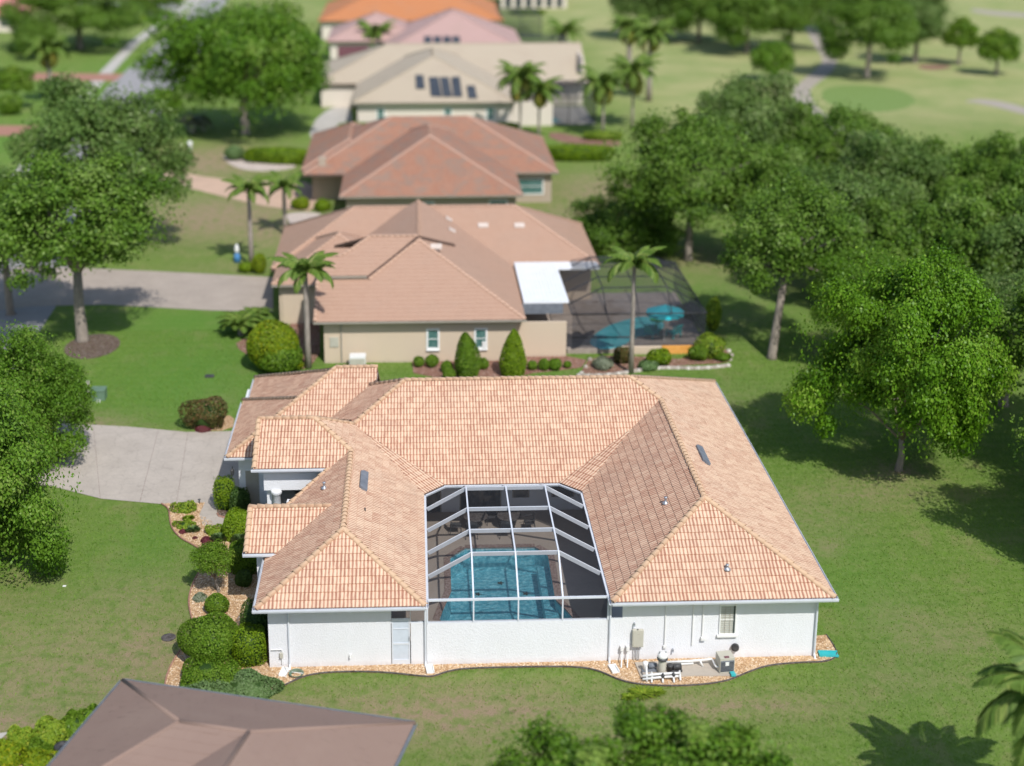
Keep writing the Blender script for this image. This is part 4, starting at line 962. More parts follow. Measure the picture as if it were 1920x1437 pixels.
def palm(label, x, y, H, n=15, sc_=1.0, trunk=.16, keys=('q0', 'q1', 'q2'), yellow=0, name='palm_tree', group=None, lean=(0, 0), cat='palm tree'):
    t = thing(name, label, cat, (x, y, 0), 0, group)
    MB().tube([(0, 0, -.1), (lean[0] * .2, lean[1] * .2, H * .3), (lean[0] * .6, lean[1] * .6, H * .7), (lean[0], lean[1], H)], [trunk * 1.35, trunk, trunk * .9, trunk * .75], 10).build('trunk', M['pbark'], t, True)
    for i in range(n + yellow):
        k = keys[i * len(keys) // n] if i < n else 'y'
        f = ob('frond', FR[k], t); tilt = -.35 * (i / n) if i < n else .6
        f.location = (lean[0], lean[1], H); f.rotation_euler = (random.uniform(-.15, .15), .55 * (i / max(1, n - 1)) - .45 if i < n else .75, i * 2.399 + random.uniform(-.2, .2)); s = sc_ * random.uniform(.88, 1.1); f.scale = (s, s, s)
    return t
def ppalm(label, bx, by, top, **k):
    x, y = a2(bx, by); s = k.get('sc_', 1.0); return palm(label, x, y, max(1.0, top_z(x, y, top) - 1.0 * s), **k)
ppalm('tall palm in front of the tan roofed neighbour house at left', 578, 690, 483, n=16, sc_=1.0, trunk=.2)
ppalm('tall slim palm in front of the neighbour pool cage', 1183, 700, 470, n=14, sc_=.95, trunk=.15)
ppalm('palm left of the red roofed house, left one of two', 472, 500, 336, n=14, sc_=.95, trunk=.2)
ppalm('palm left of the red roofed house, right one of two', 535, 440, 332, n=14, sc_=.9, trunk=.2)
ppalm('tall palm at the left end of the pale roof pool cage', 975, 262, 122, n=18, sc_=1.55, yellow=4)
ppalm('shorter palm beside the tall one at the pale roof pool cage', 1010, 262, 150, n=14, sc_=1.3, yellow=3)
ppalm('queen palm with yellow skirts right of the pale roof', 1130, 255, 135, n=16, sc_=1.5, yellow=5)
ppalm('queen palm farther right of the pale roof', 1185, 240, 110, n=16, sc_=1.6, yellow=4)
ppalm('date palm beyond the pale roof, left of the pair', 1178, 165, 32, n=22, sc_=1.5, trunk=.4, yellow=5)
ppalm('date palm beyond the pale roof, right of the pair', 1216, 190, 44, n=22, sc_=1.5, trunk=.35, yellow=5)
ppalm('palm in front of the pink garage', 705, 112, 45, n=16, sc_=1.6, yellow=2)
ppalm('palm beside the pink house pool cage', 1060, 100, 42, n=14, sc_=1.6, yellow=1)
ppalm('palm with a pale trunk on the lawn by the brick driveway', 97, 193, 72, n=18, sc_=1.5, trunk=.3, yellow=5)
ppalm('small silver palm beside the street oak', 362, 248, 215, n=20, sc_=1.9, keys=('s',), trunk=.3, name='silver_palm')
palm('palm reaching into the bottom right corner', 22.1, -12.5, 6.1, n=24, sc_=1.4, trunk=.2, yellow=3)
# shrubs
def shrub(name, label, x, y, r, h, kind='ball', mat='topi', leaf=.045, n=None, z0=0.0, ry=None, rz=0, cat='shrub', group=None, ragged=.05):
    ry = ry or r; n = n or int(2600 * (r * ry + r * h) ** .8 * (.045 / leaf) ** 1.6) + 500
    d = unit(RNG.normal(0, 1, (n, 3)))
    if kind == 'ball': S = d * np.array([r, ry, h / 2]); c = np.array([0, 0, h / 2])
    elif kind == 'dome': d[:, 2] = np.abs(d[:, 2]); S = d * np.array([r, ry, h]); c = np.array([0, 0, 0.])
    elif kind == 'box':
        p = 4.5; k = (np.abs(d) ** p).sum(1) ** (-1 / p); S = d * k[:, None] * np.array([r, ry, h / 2]); c = np.array([0, 0, h / 2])
    elif kind == 'cone': t = RNG.random(n) ** .75; a = RNG.uniform(0, 6.28, n); rr = (np.sin(np.pi * np.clip(.18 + t * .82, 0, 1)) ** .8) * (1 - t * .25); rr = np.where(t < .3, .8 + .2 * t / .3, ((1 - t) / .7) ** .7); S = np.stack([np.cos(a) * rr * r, np.sin(a) * rr * ry, t * h], 1); c = np.array([0, 0, 0.]); d = unit(np.stack([np.cos(a), np.sin(a), 0 * a + .4], 1))
    ph = RNG.uniform(0, 6, 3); lump = 1 + ragged * (np.sin(S[:, 0] * 5 / r + ph[0]) + np.sin(S[:, 1] * 5 / ry + ph[1]) + np.sin(S[:, 2] * 5 / h + ph[2])) 
    S = S * lump[:, None] * (1 - RNG.random((n, 1)) ** 2 * .12) + c
    Nn = unit(d + RNG.normal(0, .55, (n, 3)))
    t = thing(name, label, cat, (x, y, z0), rz, group)
    ob('foliage', leafcloud(S, Nn, leaf, M[mat], RNG.random(n), 'foliage'), t)
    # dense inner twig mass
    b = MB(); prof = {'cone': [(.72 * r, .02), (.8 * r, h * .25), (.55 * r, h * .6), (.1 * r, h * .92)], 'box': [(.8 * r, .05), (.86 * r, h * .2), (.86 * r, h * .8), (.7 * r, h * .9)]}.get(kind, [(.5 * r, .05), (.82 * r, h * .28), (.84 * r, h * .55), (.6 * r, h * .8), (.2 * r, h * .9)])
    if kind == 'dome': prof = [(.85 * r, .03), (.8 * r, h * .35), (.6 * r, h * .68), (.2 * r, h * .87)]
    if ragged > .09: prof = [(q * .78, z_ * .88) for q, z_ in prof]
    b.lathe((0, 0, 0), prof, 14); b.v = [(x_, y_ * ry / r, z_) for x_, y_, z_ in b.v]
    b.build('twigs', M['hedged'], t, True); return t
def pshrub(name, label, px, py, r, h, **k): x, y = a2(px, py); return shrub(name, label, x, y, r, h, **k)
def grass_plant(name, label, px, py, r, h, mat, n=130, wl=.02, cat='plant', group=None):
    x, y = a2(px, py); t = thing(name, label, cat, (x, y, 0.03), 0, group); V = []; F = []; Rn = []
    for i in range(n):
        a = random.uniform(0, 6.28); q = random.random() ** .6; L = h * random.uniform(.7, 1.1); dr = Vector((math.cos(a), math.sin(a), 0)); sd = Vector((-dr.y, dr.x, 0)) * wl; o = dr * r * .25 * q
        m_ = o + dr * r * .55 * q + Vector((0, 0, L * .60)); e = o + dr * r * 1.1 * q + Vector((0, 0, L * (.80 - .35 * q))); k = len(V)
        V += [o - sd, o + sd, m_ + sd, e, m_ - sd]; F += [(k, k + 1, k + 2, k + 3, k + 4)]; Rn += [random.random()] * 5
    ob('blades', npmesh('blades', [tuple(v) for v in V], F, M[mat], {'rnd': ('FLOAT', Rn)}), t); return t

# ------------------------------------------------------------------ neighbour houses
def build_house(name, label, blocks, e, mat, walls, wallmat, s=SL, seg=4, tiles=True, loc=(0, 0, 0), rz=0, capmat=None, gut='graytrim', gutters=(), Hh=.010, thick=.014, caps_on=True, planes=(), lines=(), caplimit=70):
    h = thing(name, label, 'house', loc, rz); pls = list(planes); ln = list(lines)
    for bk in blocks:
        a, l_ = hipblock(*bk[:4], bk[4] if len(bk) > 4 and bk[4] else e, s, **(bk[5] if len(bk) > 5 else {})); pls += a; ln += l_
    rb = roof_base(pls, h, mat if not tiles else M['deckwood'], drop=.03 if tiles else 0)
    if tiles:
        st = []
        for p in pls: st += lay_tiles(p, mat, h, seg=seg, Hh=Hh, thick=thick)[2]
        join_stuff(st, 'roof_tiles', h)
    if caps_on == 'flat':
        for a, b_ in ln: MB().tube([Vector(a) + Vector((0, 0, -.03)), Vector(b_) + Vector((0, 0, -.03))], .085, 8).build('ridge_strip', mat, h, True)
    elif caps_on:
        cm = cap_meshes(capmat or mat); cc = []
        for a, b_ in ln:
            if a[2] > b_[2]: a, b_ = b_, a
            ridge(a, b_, h, cm, coll=cc, step=.4)
        build_caps(cc, h, cm, caplimit)
    for x0, x1, y0, y1, z1 in walls: MB().box(x0, x1, y0, y1, -.1, z1).build('wall', wallmat, h)
    for p, q, o in gutters: gutter(p, q, h, M[gut], out=o)
    return h
e2 = 3.2
h2 = build_house('neighbour_house', 'tan house with salmon tile roof and white patio roof just behind the main house',
    [(-11, 14.2, 50.8, 63.2), (-10.6, -1, 46.6, 56.8, None, dict(west='gable'))], e2, M['tile_b'],
    [(-6.3, 6.9, 38.6, 38.8, 3.03), (-6.3, -6.1, 38.81, 46, 3.03), (-10.1, -9.9, 47.2, 62, 3.03), (-9.89, -6.31, 47.1, 47.3, 3.03), (6.7, 6.9, 38.81, 51, 3.03), (6.91, 13.6, 51.2, 51.4, 3.03), (6.91, 10.45, 39.3, 39.5, 2.55), (13.4, 13.6, 51.42, 62, 3.03)], M['cream'], seg=4, capmat=tile_mat('cap_salmon', (.52, .34, .25), (.46, .29, .20), (.40, .24, .17), .3),
    planes=[Plane('S', 38, e2, [(-6.9, 38), (7.5, 38), (3.9, 41.6), (-6.9, 41.6)]), Plane('S', 38, e2, [(-3.3, 41.6), (3.9, 41.6), (.3, 45.2)]), Plane('E', 7.5, e2, [(7.5, 38), (7.5, 57), (.3, 57), (.3, 45.2)]), Plane('W', -6.9, e2, [(.3, 45.2), (.3, 57), (-6, 57), (-6, 51.5)]),
            Plane('S', 41.6, 5.37, [(-6.9, 41.6), (-3.3, 41.6), (-1.5, 43.4), (-6.9, 43.4)]), Plane('S', 41.6, 5.37, [(-5.2, 43.4), (-1.5, 43.4), (.2, 45.2), (-3.2, 45.2)]), Plane('N', 49.2, 5.16, [(-3.2, 45.2), (.2, 45.2), (3, 48), (-6, 48)]), Plane('N', 46, 4.956, [(-6.9, 43.4), (-5.2, 43.4), (-5.2, 46), (-6.9, 46)])],
    lines=[((7.5, 38, e2), (.3, 45.2, 6.94)), ((-3.3, 41.6, 5.07), (.3, 45.2, 6.94)), ((.3, 45.2, 6.94), (.3, 57, 6.94)), ((-6.85, 38, e2), (-6.85, 41.5, 5.02)), ((-6.9, 43.4, 6.31), (-5.2, 43.4, 6.31)), ((-5.2, 43.4, 6.31), (-3.2, 45.2, 7.24)), ((-3.2, 45.2, 7.24), (.2, 45.2, 7.24))],
    gutters=[((-6.95, 38, e2), (7.55, 38, e2), (0, -1)), ((7.5, 50.8, e2), (14.2, 50.8, e2), (0, -1)), ((-10.6, 46.6, e2), (-7, 46.6, e2), (0, -1)), ((-6.9, 41.6, 5.37), (-3.4, 41.6, 5.37), (0, -1))])
MB().box(-6.85, -6.7, 41.7, 45.9, 3.0, 5.3).build('gable_wall', M['cream'], h2); MB().box(-6.3, -3.4, 41.66, 41.8, 5.0, 5.36).build('gable_wall', M['cream'], h2)
for cx_, z0, z1 in [(812, 1.05, 2.3), (902, 1.05, 2.3)]:
    x = at(cx_, 640, 1.6).x; window(h2, x - .33, x + .33, z0, z1, 38.6, M['teal_glass'], M['wtrim'], bars=1, wide=.13)
MB().box(-5.9, -5.3, 38.54, 38.595, 1.2, 1.9).build('meter_box', M['beige'], h2); MB().tube([(-5.1, 38.52, 0), (-5.1, 38.52, 2.9)], .05, 6).build('downspout', M['graytrim'], h2)
MB().box(4.55, 4.8, 38.5, 38.595, 1.0, 1.45).build('meter_box', M['pvc'], h2)
ar = MB().prism([(7.6, 41.3), (10.8, 41.3), (10.8, 49.4), (14.0, 49.4), (14.0, 51.3), (7.6, 51.3)], 3.26, 3.40); ar.build('patio_roof', M['alu_roof'], h2)
ps = MB()
for k in range(11): ps.box(7.62 + k * .29, 7.65 + k * .29, 41.32, 51.28, 3.402, 3.425)
ps.build('patio_roof_seams', M['alu_roof'], h2, kind='stuff')
MB().box(6.95, 10.4, 41.25, 41.3, 2.5, 3.25).build('patio_screen', M['lead'], h2)
def onpl(px, py, pl, z=5.5):
    v = cf + cr * ((px - XP) / FPX) - cu * ((py - YP) / FPX)      # where the sight line meets the roof plane
    t = (pl.z(CAM.x, CAM.y) - CAM.z) / (v.z + pl.s * (pl.d.x * v.x + pl.d.y * v.y))
    return (CAM.x + v.x * t, CAM.y + v.y * t)
def roof_box(name, pl, pts, mat, parent, th=.07):
    b = MB(); V = [(x, y, pl.z(x, y) + .05) for x, y in pts]; U = [(x, y, z + th) for x, y, z in V]; b.add(V + U, [(3, 2, 1, 0), (4, 5, 6, 7), (0, 1, 5, 4), (1, 2, 6, 5), (2, 3, 7, 6), (3, 0, 4, 7)]); return b.build(name, mat, parent)
pA = Plane('S', 38, e2, [(0, 0), (1, 0), (1, 1)]); pM = Plane('S', 50.8, e2, [(0, 0), (1, 0), (1, 1)]); pE = Plane('E', 7.5, e2, [(0, 0), (1, 0), (1, 1)])
for pl, px, py in [(pA, 818, 465), (pM, 906, 425), (pM, 974, 425)]:
    o = Vector((*onpl(px, py, pl), 0)); roof_box('roof_vent', pl, [(o.x - .4, o.y - .2), (o.x + .4, o.y - .2), (o.x + .4, o.y + .2), (o.x - .4, o.y + .2)], M['paint'], h2, .1)
for px, py in [(842, 413), (848, 434)]:
    o = Vector((*onpl(px, py, pE), 0)); roof_box('roof_vent', pE, [(o.x - .25, o.y - .35), (o.x + .25, o.y - .35), (o.x + .25, o.y + .35), (o.x - .25, o.y + .35)], M['paint'], h2, .1)
# neighbour pool court
sheet('neighbour_pool_deck', [(10.6, 39.8), (20.5, 39.8), (20.5, 52.7), (7, 52.7), (7, 49)], .35, M['mulchd'] if False else plain('brown_deck', (.36, .29, .24), .85, .2, 2), .35, kind='structure')
np_ = sheet('neighbour_pool', px_poly([(1100, 640), (1135, 612), (1180, 598), (1215, 592), (1250, 605), (1235, 628), (1190, 632), (1165, 652), (1120, 656)], .36, 2), .37, plain('pool_water_far', (.10, .55, .60), .15, .2, 1.2), .03); tag(np_, 'turquoise kidney pool inside the neighbour dark screen cage', 'pool')
c2 = thing('neighbour_pool_cage', 'dark screened pool cage with black frame behind the main house', 'pool enclosure', (0, 0, 0))
X0, X1, Y0, Y1 = 10.9, 20.3, 39.9, 52.5; zz, zt2 = 2.9, 4.1
def cb(p, q, w=.07): return MB().bar(p, q, w, w).build('beam', M['dark'], c2)
xa = [X0, X0 + 2.4, (X0 + X1) / 2, X1 - 2.4, X1]; ya = [Y0, Y0 + 2.4, Y0 + 5, Y0 + 7.6, Y0 + 10.2, Y1]
for y in ya[1:-1]:
    cb((xa[0], y, zz), (xa[1], y, zt2)); cb((xa[1], y, zt2), (xa[3], y, zt2)); cb((xa[3], y, zt2), (xa[4], y, zz)); cb((X0, y, zz), (X0, y, .35)); cb((X1, y, zz), (X1, y, .35))
for x in xa[1:4]: cb((x, ya[0], zz), (x, ya[1], zt2)); cb((x, ya[1], zt2), (x, ya[-2], zt2)); cb((x, ya[-2], zt2), (x, ya[-1], zz))
for x in xa + [X0 + 1.2, X1 - 1.2]: cb((x, Y0, zz), (x, Y0, .35))
for z in (zz, 1.2): cb((X0, Y0, z), (X1, Y0, z)); cb((X1, Y0, z), (X1, Y1, z))
cb((X0, Y0, zz), (X0, Y1, zz)); cb((X0, Y1, zz), (X1, Y1, zz))
def q2(*v): MB().add(v, [(0, 1, 2, 3)]).build('screen', M['screen2'], c2)
q2((X0, Y0, .4), (X1, Y0, .4), (X1, Y0, zz), (X0, Y0, zz)); q2((X1, Y0, .4), (X1, Y1, .4), (X1, Y1, zz), (X1, Y0, zz))
q2((xa[1], ya[1], zt2), (xa[3], ya[1], zt2), (xa[3], ya[-2], zt2), (xa[1], ya[-2], zt2)); q2((xa[0], ya[0], zz), (xa[4], ya[0], zz), (xa[3], ya[1], zt2), (xa[1], ya[1], zt2))
q2((xa[4], ya[0], zz), (xa[4], ya[-1], zz), (xa[3], ya[-2], zt2), (xa[3], ya[1], zt2)); q2((xa[0], ya[0], zz), (xa[0], ya[-1], zz), (xa[1], ya[-2], zt2), (xa[1], ya[1], zt2))
o = at(1245, 640, .35)
um = thing('patio_umbrella', 'turquoise patio umbrella standing beside the neighbour pool', 'umbrella', o)
MB().tube([(0, 0, 0), (0, 0, 2.5)], .03, 8).build('pole', M['pvc'], um); b = MB(); nn_ = 12
V = [(0, 0, 2.75)] + [(1.35 * math.cos(2 * math.pi * k / nn_), 1.35 * math.sin(2 * math.pi * k / nn_), 2.2 + (.05 if k % 2 else 0)) for k in range(nn_)] + [(1.37 * math.cos(2 * math.pi * k / nn_), 1.37 * math.sin(2 * math.pi * k / nn_), 2.02) for k in range(nn_)]
b.add(V, [(0, 1 + k, 1 + (k + 1) % nn_) for k in range(nn_)] + [(1 + k, 1 + nn_ + k, 1 + nn_ + (k + 1) % nn_, 1 + (k + 1) % nn_) for k in range(nn_)]); me_ = b.build('canopy', M['turq'], um)
def deck_chair(px, py, rz, lab):
    o = at(px, py, .36); t = thing('turquoise_chair', lab, 'chair', o, rz, 'turquoise deck chairs')
    MB().bar((0, -.35, .42), (0, .35, .36), .6, .05).build('seat', M['teal'], t); MB().bar((0, .72, 1.05), (0, .35, .40), .58, .05, (0, 1, 0)).build('backrest', M['teal'], t)
    for s in (-1, 1):
        MB().bar((s * .34, -.38, .60), (s * .34, .5, .62), .12, .03).build('armrest', M['teal'], t)
        for y in (-.33, .4): MB().box(s * .34 - .04, s * .34 + .04, y - .04, y + .04, 0, .58).build('leg', M['teal'], t)
deck_chair(1222, 632, 2.4, 'turquoise deck chair left of the umbrella pole'); deck_chair(1262, 632, -2.6, 'turquoise deck chair right of the umbrella pole')
o = at(1231, 618, .36); t = thing('round_table', 'green round table under the turquoise umbrella', 'table', o); MB().lathe((0, 0, 0), [(.5, .70), (.52, .74), (.5, .77)], 20).build('table_top', M['greenp'], t)
for k in range(3): MB().tube([(.1, 0, .7), (.35 * math.cos(k * 2.1), .35 * math.sin(k * 2.1), 0)], .03, 6).build('leg', M['greenp'], t)
tag(MB().box(14.4, 17.2, 39.5, 39.78, 0, .55, .02).build('low_wall', M['cream']), 'low cream retaining wall below the neighbour cage', 'wall')
tag(MB().box(17.22, 19.6, 39.5, 39.78, 0, .55, .02).build('low_wall', M['orange']), 'low orange retaining wall below the neighbour cage', 'wall')
h3 = build_house('red_roof_house', 'brown house with mottled red tile roof and teal windows', [(-6.9, 10.0, 73.7, 96), (-10.9, 14.2, 83, 100.2), (-11.2, -2, 85, 103)], e2, M['tile_c'],
    [(-6.3, 9.4, 74.3, 74.5, 3.03), (-6.3, -6.1, 74.51, 85, 3.03), (9.41, 13.6, 83.6, 83.8, 3.03), (9.2, 9.4, 74.51, 83.5, 3.03), (-10.2, -6.31, 85.6, 85.8, 3.03)], M['tan'], s=.47, seg=3, capmat=tile_mat('cap_red', (.52, .33, .25), (.42, .25, .19), (.34, .2, .16), .3),
    gutters=[((-6.95, 73.7, e2), (10.05, 73.7, e2), (0, -1)), ((9.9, 83, e2), (14.2, 83, e2), (0, -1)), ((-10.9, 85, e2), (-4, 85, e2), (0, -1))])
for x0, x1, z0, z1, y in [(10.3, 12.7, .95, 2.4, 83.6), (7.0, 8.5, 1.2, 2.5, 74.3), (.9, 1.7, 1.7, 2.4, 74.3)]: window(h3, x0, x1, z0, z1, y, M['teal_glass'], M['wtrim'], bars=1, wide=.12, sill=False); 
tw = at(632, 330, 3.2); MB().box(-9.4, -8.7, 84.2, 84.9, 2.9, 4.6).build('chimney', M['tan'], h3)
e4 = 3.3
h4 = build_house('pale_roof_house', 'cream house with pale sand roof carrying dark solar panels', [(-7.6, 12.8, 122.2, 150), (-13, 23.6, 137, 156, None, dict(east='gable'))], e4, M['tile_d'],
    [(-7, 12.2, 122.9, 123.1, 3.1), (-7, -6.8, 123.11, 137, 3.1), (12.21, 17.5, 123.4, 123.6, 3.1), (-12.4, -7.1, 137.6, 137.8, 3.1), (12.2, 23, 138, 138.2, 3.1), (22.8, 23, 138.21, 155, 6.4)], M['offwhite'], s=.42, seg=2, Hh=0, caps_on=True,
    gutters=[((-7.7, 122.2, e4), (12.9, 122.2, e4), (0, -1))])
pl = Plane('S', 122.2, e4, [(0, 0), (1, 0), (1, 1)], .42)
for q in [[(780, 168), (797, 168), (794, 143), (779, 143)], [(808, 182), (829, 183), (822, 147), (804, 147)], [(831, 183), (848, 183), (841, 147), (825, 147)], [(850, 183), (867, 183), (862, 146), (846, 147)], [(878, 186), (895, 186), (890, 163), (875, 163)]]:
    ps_ = [onpl(x, y, pl) for x, y in q]; roof_box('solar_panel', pl, ps_, M['slate'], h4, .12)
for x0 in (-4.5, 3.9, 9.2): window(h4, x0, x0 + .8, 1.0, 2.4, 122.9, M['teal_glass'], M['wtrim'], bars=1, wide=.15, sill=False)
c4 = thing('far_pool_cage', 'dark screened lanai cage at the right end of the pale roofed house', 'pool enclosure', (0, 0, 0))
for y in (124, 128, 132, 136.5): MB().bar((13, y, 3.6), (23, y, 3.6), .12, .14).build('beam', M['dark'], c4); 
for x in (13, 16.3, 19.6, 23): MB().bar((x, 124, 3.6), (x, 136.5, 3.6), .12, .14).build('beam', M['dark'], c4); MB().bar((x, 124.0, 3.55), (x, 124.0, 0), .12, .12, (0, 1, 0)).build('post', M['dark'], c4)
MB().add([(13, 124, 3.62), (23, 124, 3.62), (23, 136.5, 3.62), (13, 136.5, 3.62)], [(0, 1, 2, 3)]).build('screen', M['screen2'], c4); MB().add([(13, 124, .1), (23, 124, .1), (23, 124, 3.5), (13, 124, 3.5)], [(0, 1, 2, 3)]).build('screen', M['screen2'], c4)
MB().add([(23, 124, .1), (23, 136.5, .1), (23, 136.5, 3.5), (23, 124, 3.5)], [(0, 1, 2, 3)]).build('screen', M['screen2'], c4)
sheet('far_pool_deck', [(13, 124), (23, 124), (23, 137), (13, 137)], .05, M['walk'], kind='structure')
fs = tag(sheet('far_pool', [(14, 125), (17, 124.6), (19, 126.5), (18, 129), (14.5, 129)], .06, bpy.data.materials['pool_water_far'], .01), 'small teal pool inside the lanai cage of the pale roofed house', 'pool')
h5 = build_house('pink_roof_house', 'house with pink roof, maroon garage door and solar panels', [(-4.5, 17.5, 166.2, 192), (-14, 2, 178.5, 196)], 3.4, M['tile_e'],
    [(-3.9, 16.9, 167, 167.2, 3.2), (-13.4, -4, 179.1, 179.3, 3.2), (-13.4, -13.2, 179.31, 195, 3.2)], M['offwhite'], s=.45, seg=2, Hh=0)
MB().box(-12.2, -7.2, 179.0, 179.09, 0, 2.6).build('garage_door', M['maroon'], h5)
pl = Plane('S', 166.2, 3.4, [(0, 0), (1, 0), (1, 1)], .45)
for x0 in (795, 813, 831, 848):
    ps_ = [onpl(x, y, pl) for x, y in [(x0 + 1, 95), (x0 + 15, 95), (x0 + 14, 70), (x0, 70)]]; roof_box('solar_panel', pl, ps_, M['slate'], h5, .12)
pl = Plane('E', 17.5, 3.4, [(0, 0), (1, 0), (1, 1)], .45)
c5 = thing('dark_patio_canopy', 'dark screened canopy at the right of the pink roofed house', 'pool enclosure', (0, 0, 0))
MB().add([(17.6, 172, 3.0), (26, 172, 2.8), (25, 184, 3.6), (17.6, 186, 3.8)], [(0, 1, 2, 3)]).build('screen', M['screen2'], c5)
for x in (17.7, 21.5, 25.9): MB().bar((x, 172, 3), (x, 172, 0), .15, .15, (0, 1, 0)).build('post', M['dark'], c5)
for y in (172, 178, 184): MB().bar((17.7, y, 3.3), (25.6, y, 3.1), .12, .15).build('beam', M['dark'], c5)
sheet('canopy_deck', [(17.6, 172), (26, 172), (26, 186), (17.6, 186)], .05, M['road'], kind='structure')
h6 = build_house('orange_roof_house', 'house with orange tile roof at the top of the picture', [(-17, 16.5, 206, 236)], 3.4, M['tile_f'], [(-16.4, 15.9, 206.7, 206.9, 3.2), (-16.4, -16.2, 206.91, 235, 3.2), (15.7, 15.9, 206.91, 235, 3.2)], M['offwhite'], s=.42, seg=2, Hh=0)
c6 = thing('dark_pool_cage', 'dark screened cage beside the orange roofed house', 'pool enclosure', (0, 0, 0))
for x in (16.2, 19.8, 23.5): MB().bar((x, 208, 3.6), (x, 208, 0), .15, .15, (0, 1, 0)).build('post', M['dark'], c6); MB().bar((x, 208, 3.6), (x, 225, 3.6), .12, .15).build('beam', M['dark'], c6)
MB().add([(16, 208, 3.62), (23.5, 208, 3.62), (23.5, 225, 3.62), (16, 225, 3.62)], [(0, 1, 2, 3)]).build('screen', M['screen2'], c6); MB().add([(16, 208, .1), (23.5, 208, .1), (23.5, 208, 3.5), (16, 208, 3.5)], [(0, 1, 2, 3)]).build('screen', M['screen2'], c6)
h8 = build_house('distant_white_house', 'white house with dark lanai openings at the top edge', [(18, 34, 254, 272)], 4.2, M['tile_d'], [(19, 33, 255, 255.3, 4.0)], M['offwhite'], s=.42, tiles=False, caps_on=False)
for k in range(6): MB().box(19.8 + k * 2.2, 21.2 + k * 2.2, 254.9, 254.99, .3, 3.0).build('window', M['glass'], h8)
h7 = build_house('far_red_roof_house', 'house with red tile roof at the top left edge', [(-100, -72.5, 219, 240)], 3.4, M['pinkp'], [(-99, -73.2, 220, 220.3, 3.2)], M['offwhite'], s=.45, tiles=False, caps_on=False)
MB().box(-77.5, -75, 219.9, 219.99, 1, 2.6).build('window', M['glass'], h7)
# foreground brown roof (rotated house)
sb = .42
bp = [Plane('N', 0, 3.2, [(0, 0), (11.8, 0), (7.2, -4.6), (4.6, -4.6)], sb), Plane('W', 0, 3.2, [(0, 0), (4.6, -4.6), (0, -9.2)], sb), Plane('S', -9.2, 3.2, [(0, -9.2), (4.6, -4.6), (7.2, -4.6), (2.6, -9.2)], sb),
      Plane('E', 11.8, 3.2, [(11.8, 0), (7.2, -4.6), (7.2, -13), (11.8, -13)], sb), Plane('W', 2.6, 3.2, [(7.2, -4.6), (7.2, -13), (2.6, -13), (2.6, -9.2)], sb)]
zr = 3.2 + sb * 4.6
hb = build_house('brown_roof_house', 'brown tile roof of the nearest house in the bottom left foreground', [], 3.2, M['tile_g'], [(.6, 11.2, -.8, -.6, 3.0), (.6, .8, -12, -.81, 3.0), (11.0, 11.2, -12, -.81, 3.0)], M['tan'], s=sb, seg=2, Hh=0, thick=.011, caps_on='flat', loc=(-11.55, -5.05, 0), rz=R_(-16),
    planes=bp, lines=[((0, 0, 3.2), (4.6, -4.6, zr)), ((4.6, -4.6, zr), (7.2, -4.6, zr)), ((11.8, 0, 3.2), (7.2, -4.6, zr)), ((7.2, -4.6, zr), (7.2, -13, zr)), ((0, -9.2, 3.2), (4.6, -4.6, zr))],
    gutters=[((0, 0, 3.2), (11.8, 0, 3.2), (0, 1)), ((0, 0, 3.2), (0, -9.2, 3.2), (-1, 0)), ((11.8, 0, 3.2), (11.8, -13, 3.2), (1, 0))], gut='metal')

# ------------------------------------------------------------------ garden bed round the main house
Lb = [(303, 946), (317, 955), (318, 975), (322, 992), (337, 1010), (360, 1022), (376, 1032), (384, 1047), (380, 1066), (366, 1085), (357, 1108), (353, 1130), (357, 1152), (364, 1177), (352, 1203), (330, 1232), (314, 1262), (308, 1292), (312, 1305)]
Fb = [(400, 1322), (490, 1310), (540, 1283), (580, 1266), (640, 1261), (720, 1262), (790, 1270), (812, 1271), (835, 1262), (870, 1255), (1000, 1252), (1085, 1252), (1125, 1260), (1160, 1277), (1200, 1286), (1280, 1289), (1360, 1281), (1400, 1263), (1440, 1249), (1500, 1244), (1550, 1243), (1570, 1233), (1566, 1216), (1549, 1192)]
lb = chaikin([a2(*p) for p in Lb], 2, False); fb_ = chaikin([a2(*p) for p in Fb], 2, False)
bed = lb + fb_ + [(17.42, 2.2), (17.35, .75), (-6.4, .75), (-6.4, 5.1), (-7.3, 5.1), (-7.3, 9.0), (-6.4, 9.0), (-6.4, 11.0), (-7.2, 13.2)] + [a2(478, 1003), a2(415, 990), a2(380, 986), a2(374, 965), a2(384, 944)]
sheet('gravel_bed', bed, .05, M['gravel'], .06, kind='structure')
def edging(pts, label, mat='edge', r=.035):
    b = MB(); b.tube([(x, y, .06) for x, y in pts], r, 6); return b.build('bed_edging', M[mat], None, kind='structure')
edging(lb, 'x', 'brick', .04); edging(fb_, 'x')
def inpoly(X, Y, poly):
    ins = np.zeros(len(X), bool); p = np.array(poly); q = np.roll(p, -1, 0)
    for (x0, y0), (x1, y1) in zip(p, q):
        if y0 == y1: continue
        c = ((y0 > Y) != (y1 > Y)) & (X < (x1 - x0) * (Y - y0) / (y1 - y0) + x0); ins ^= c
    return ins
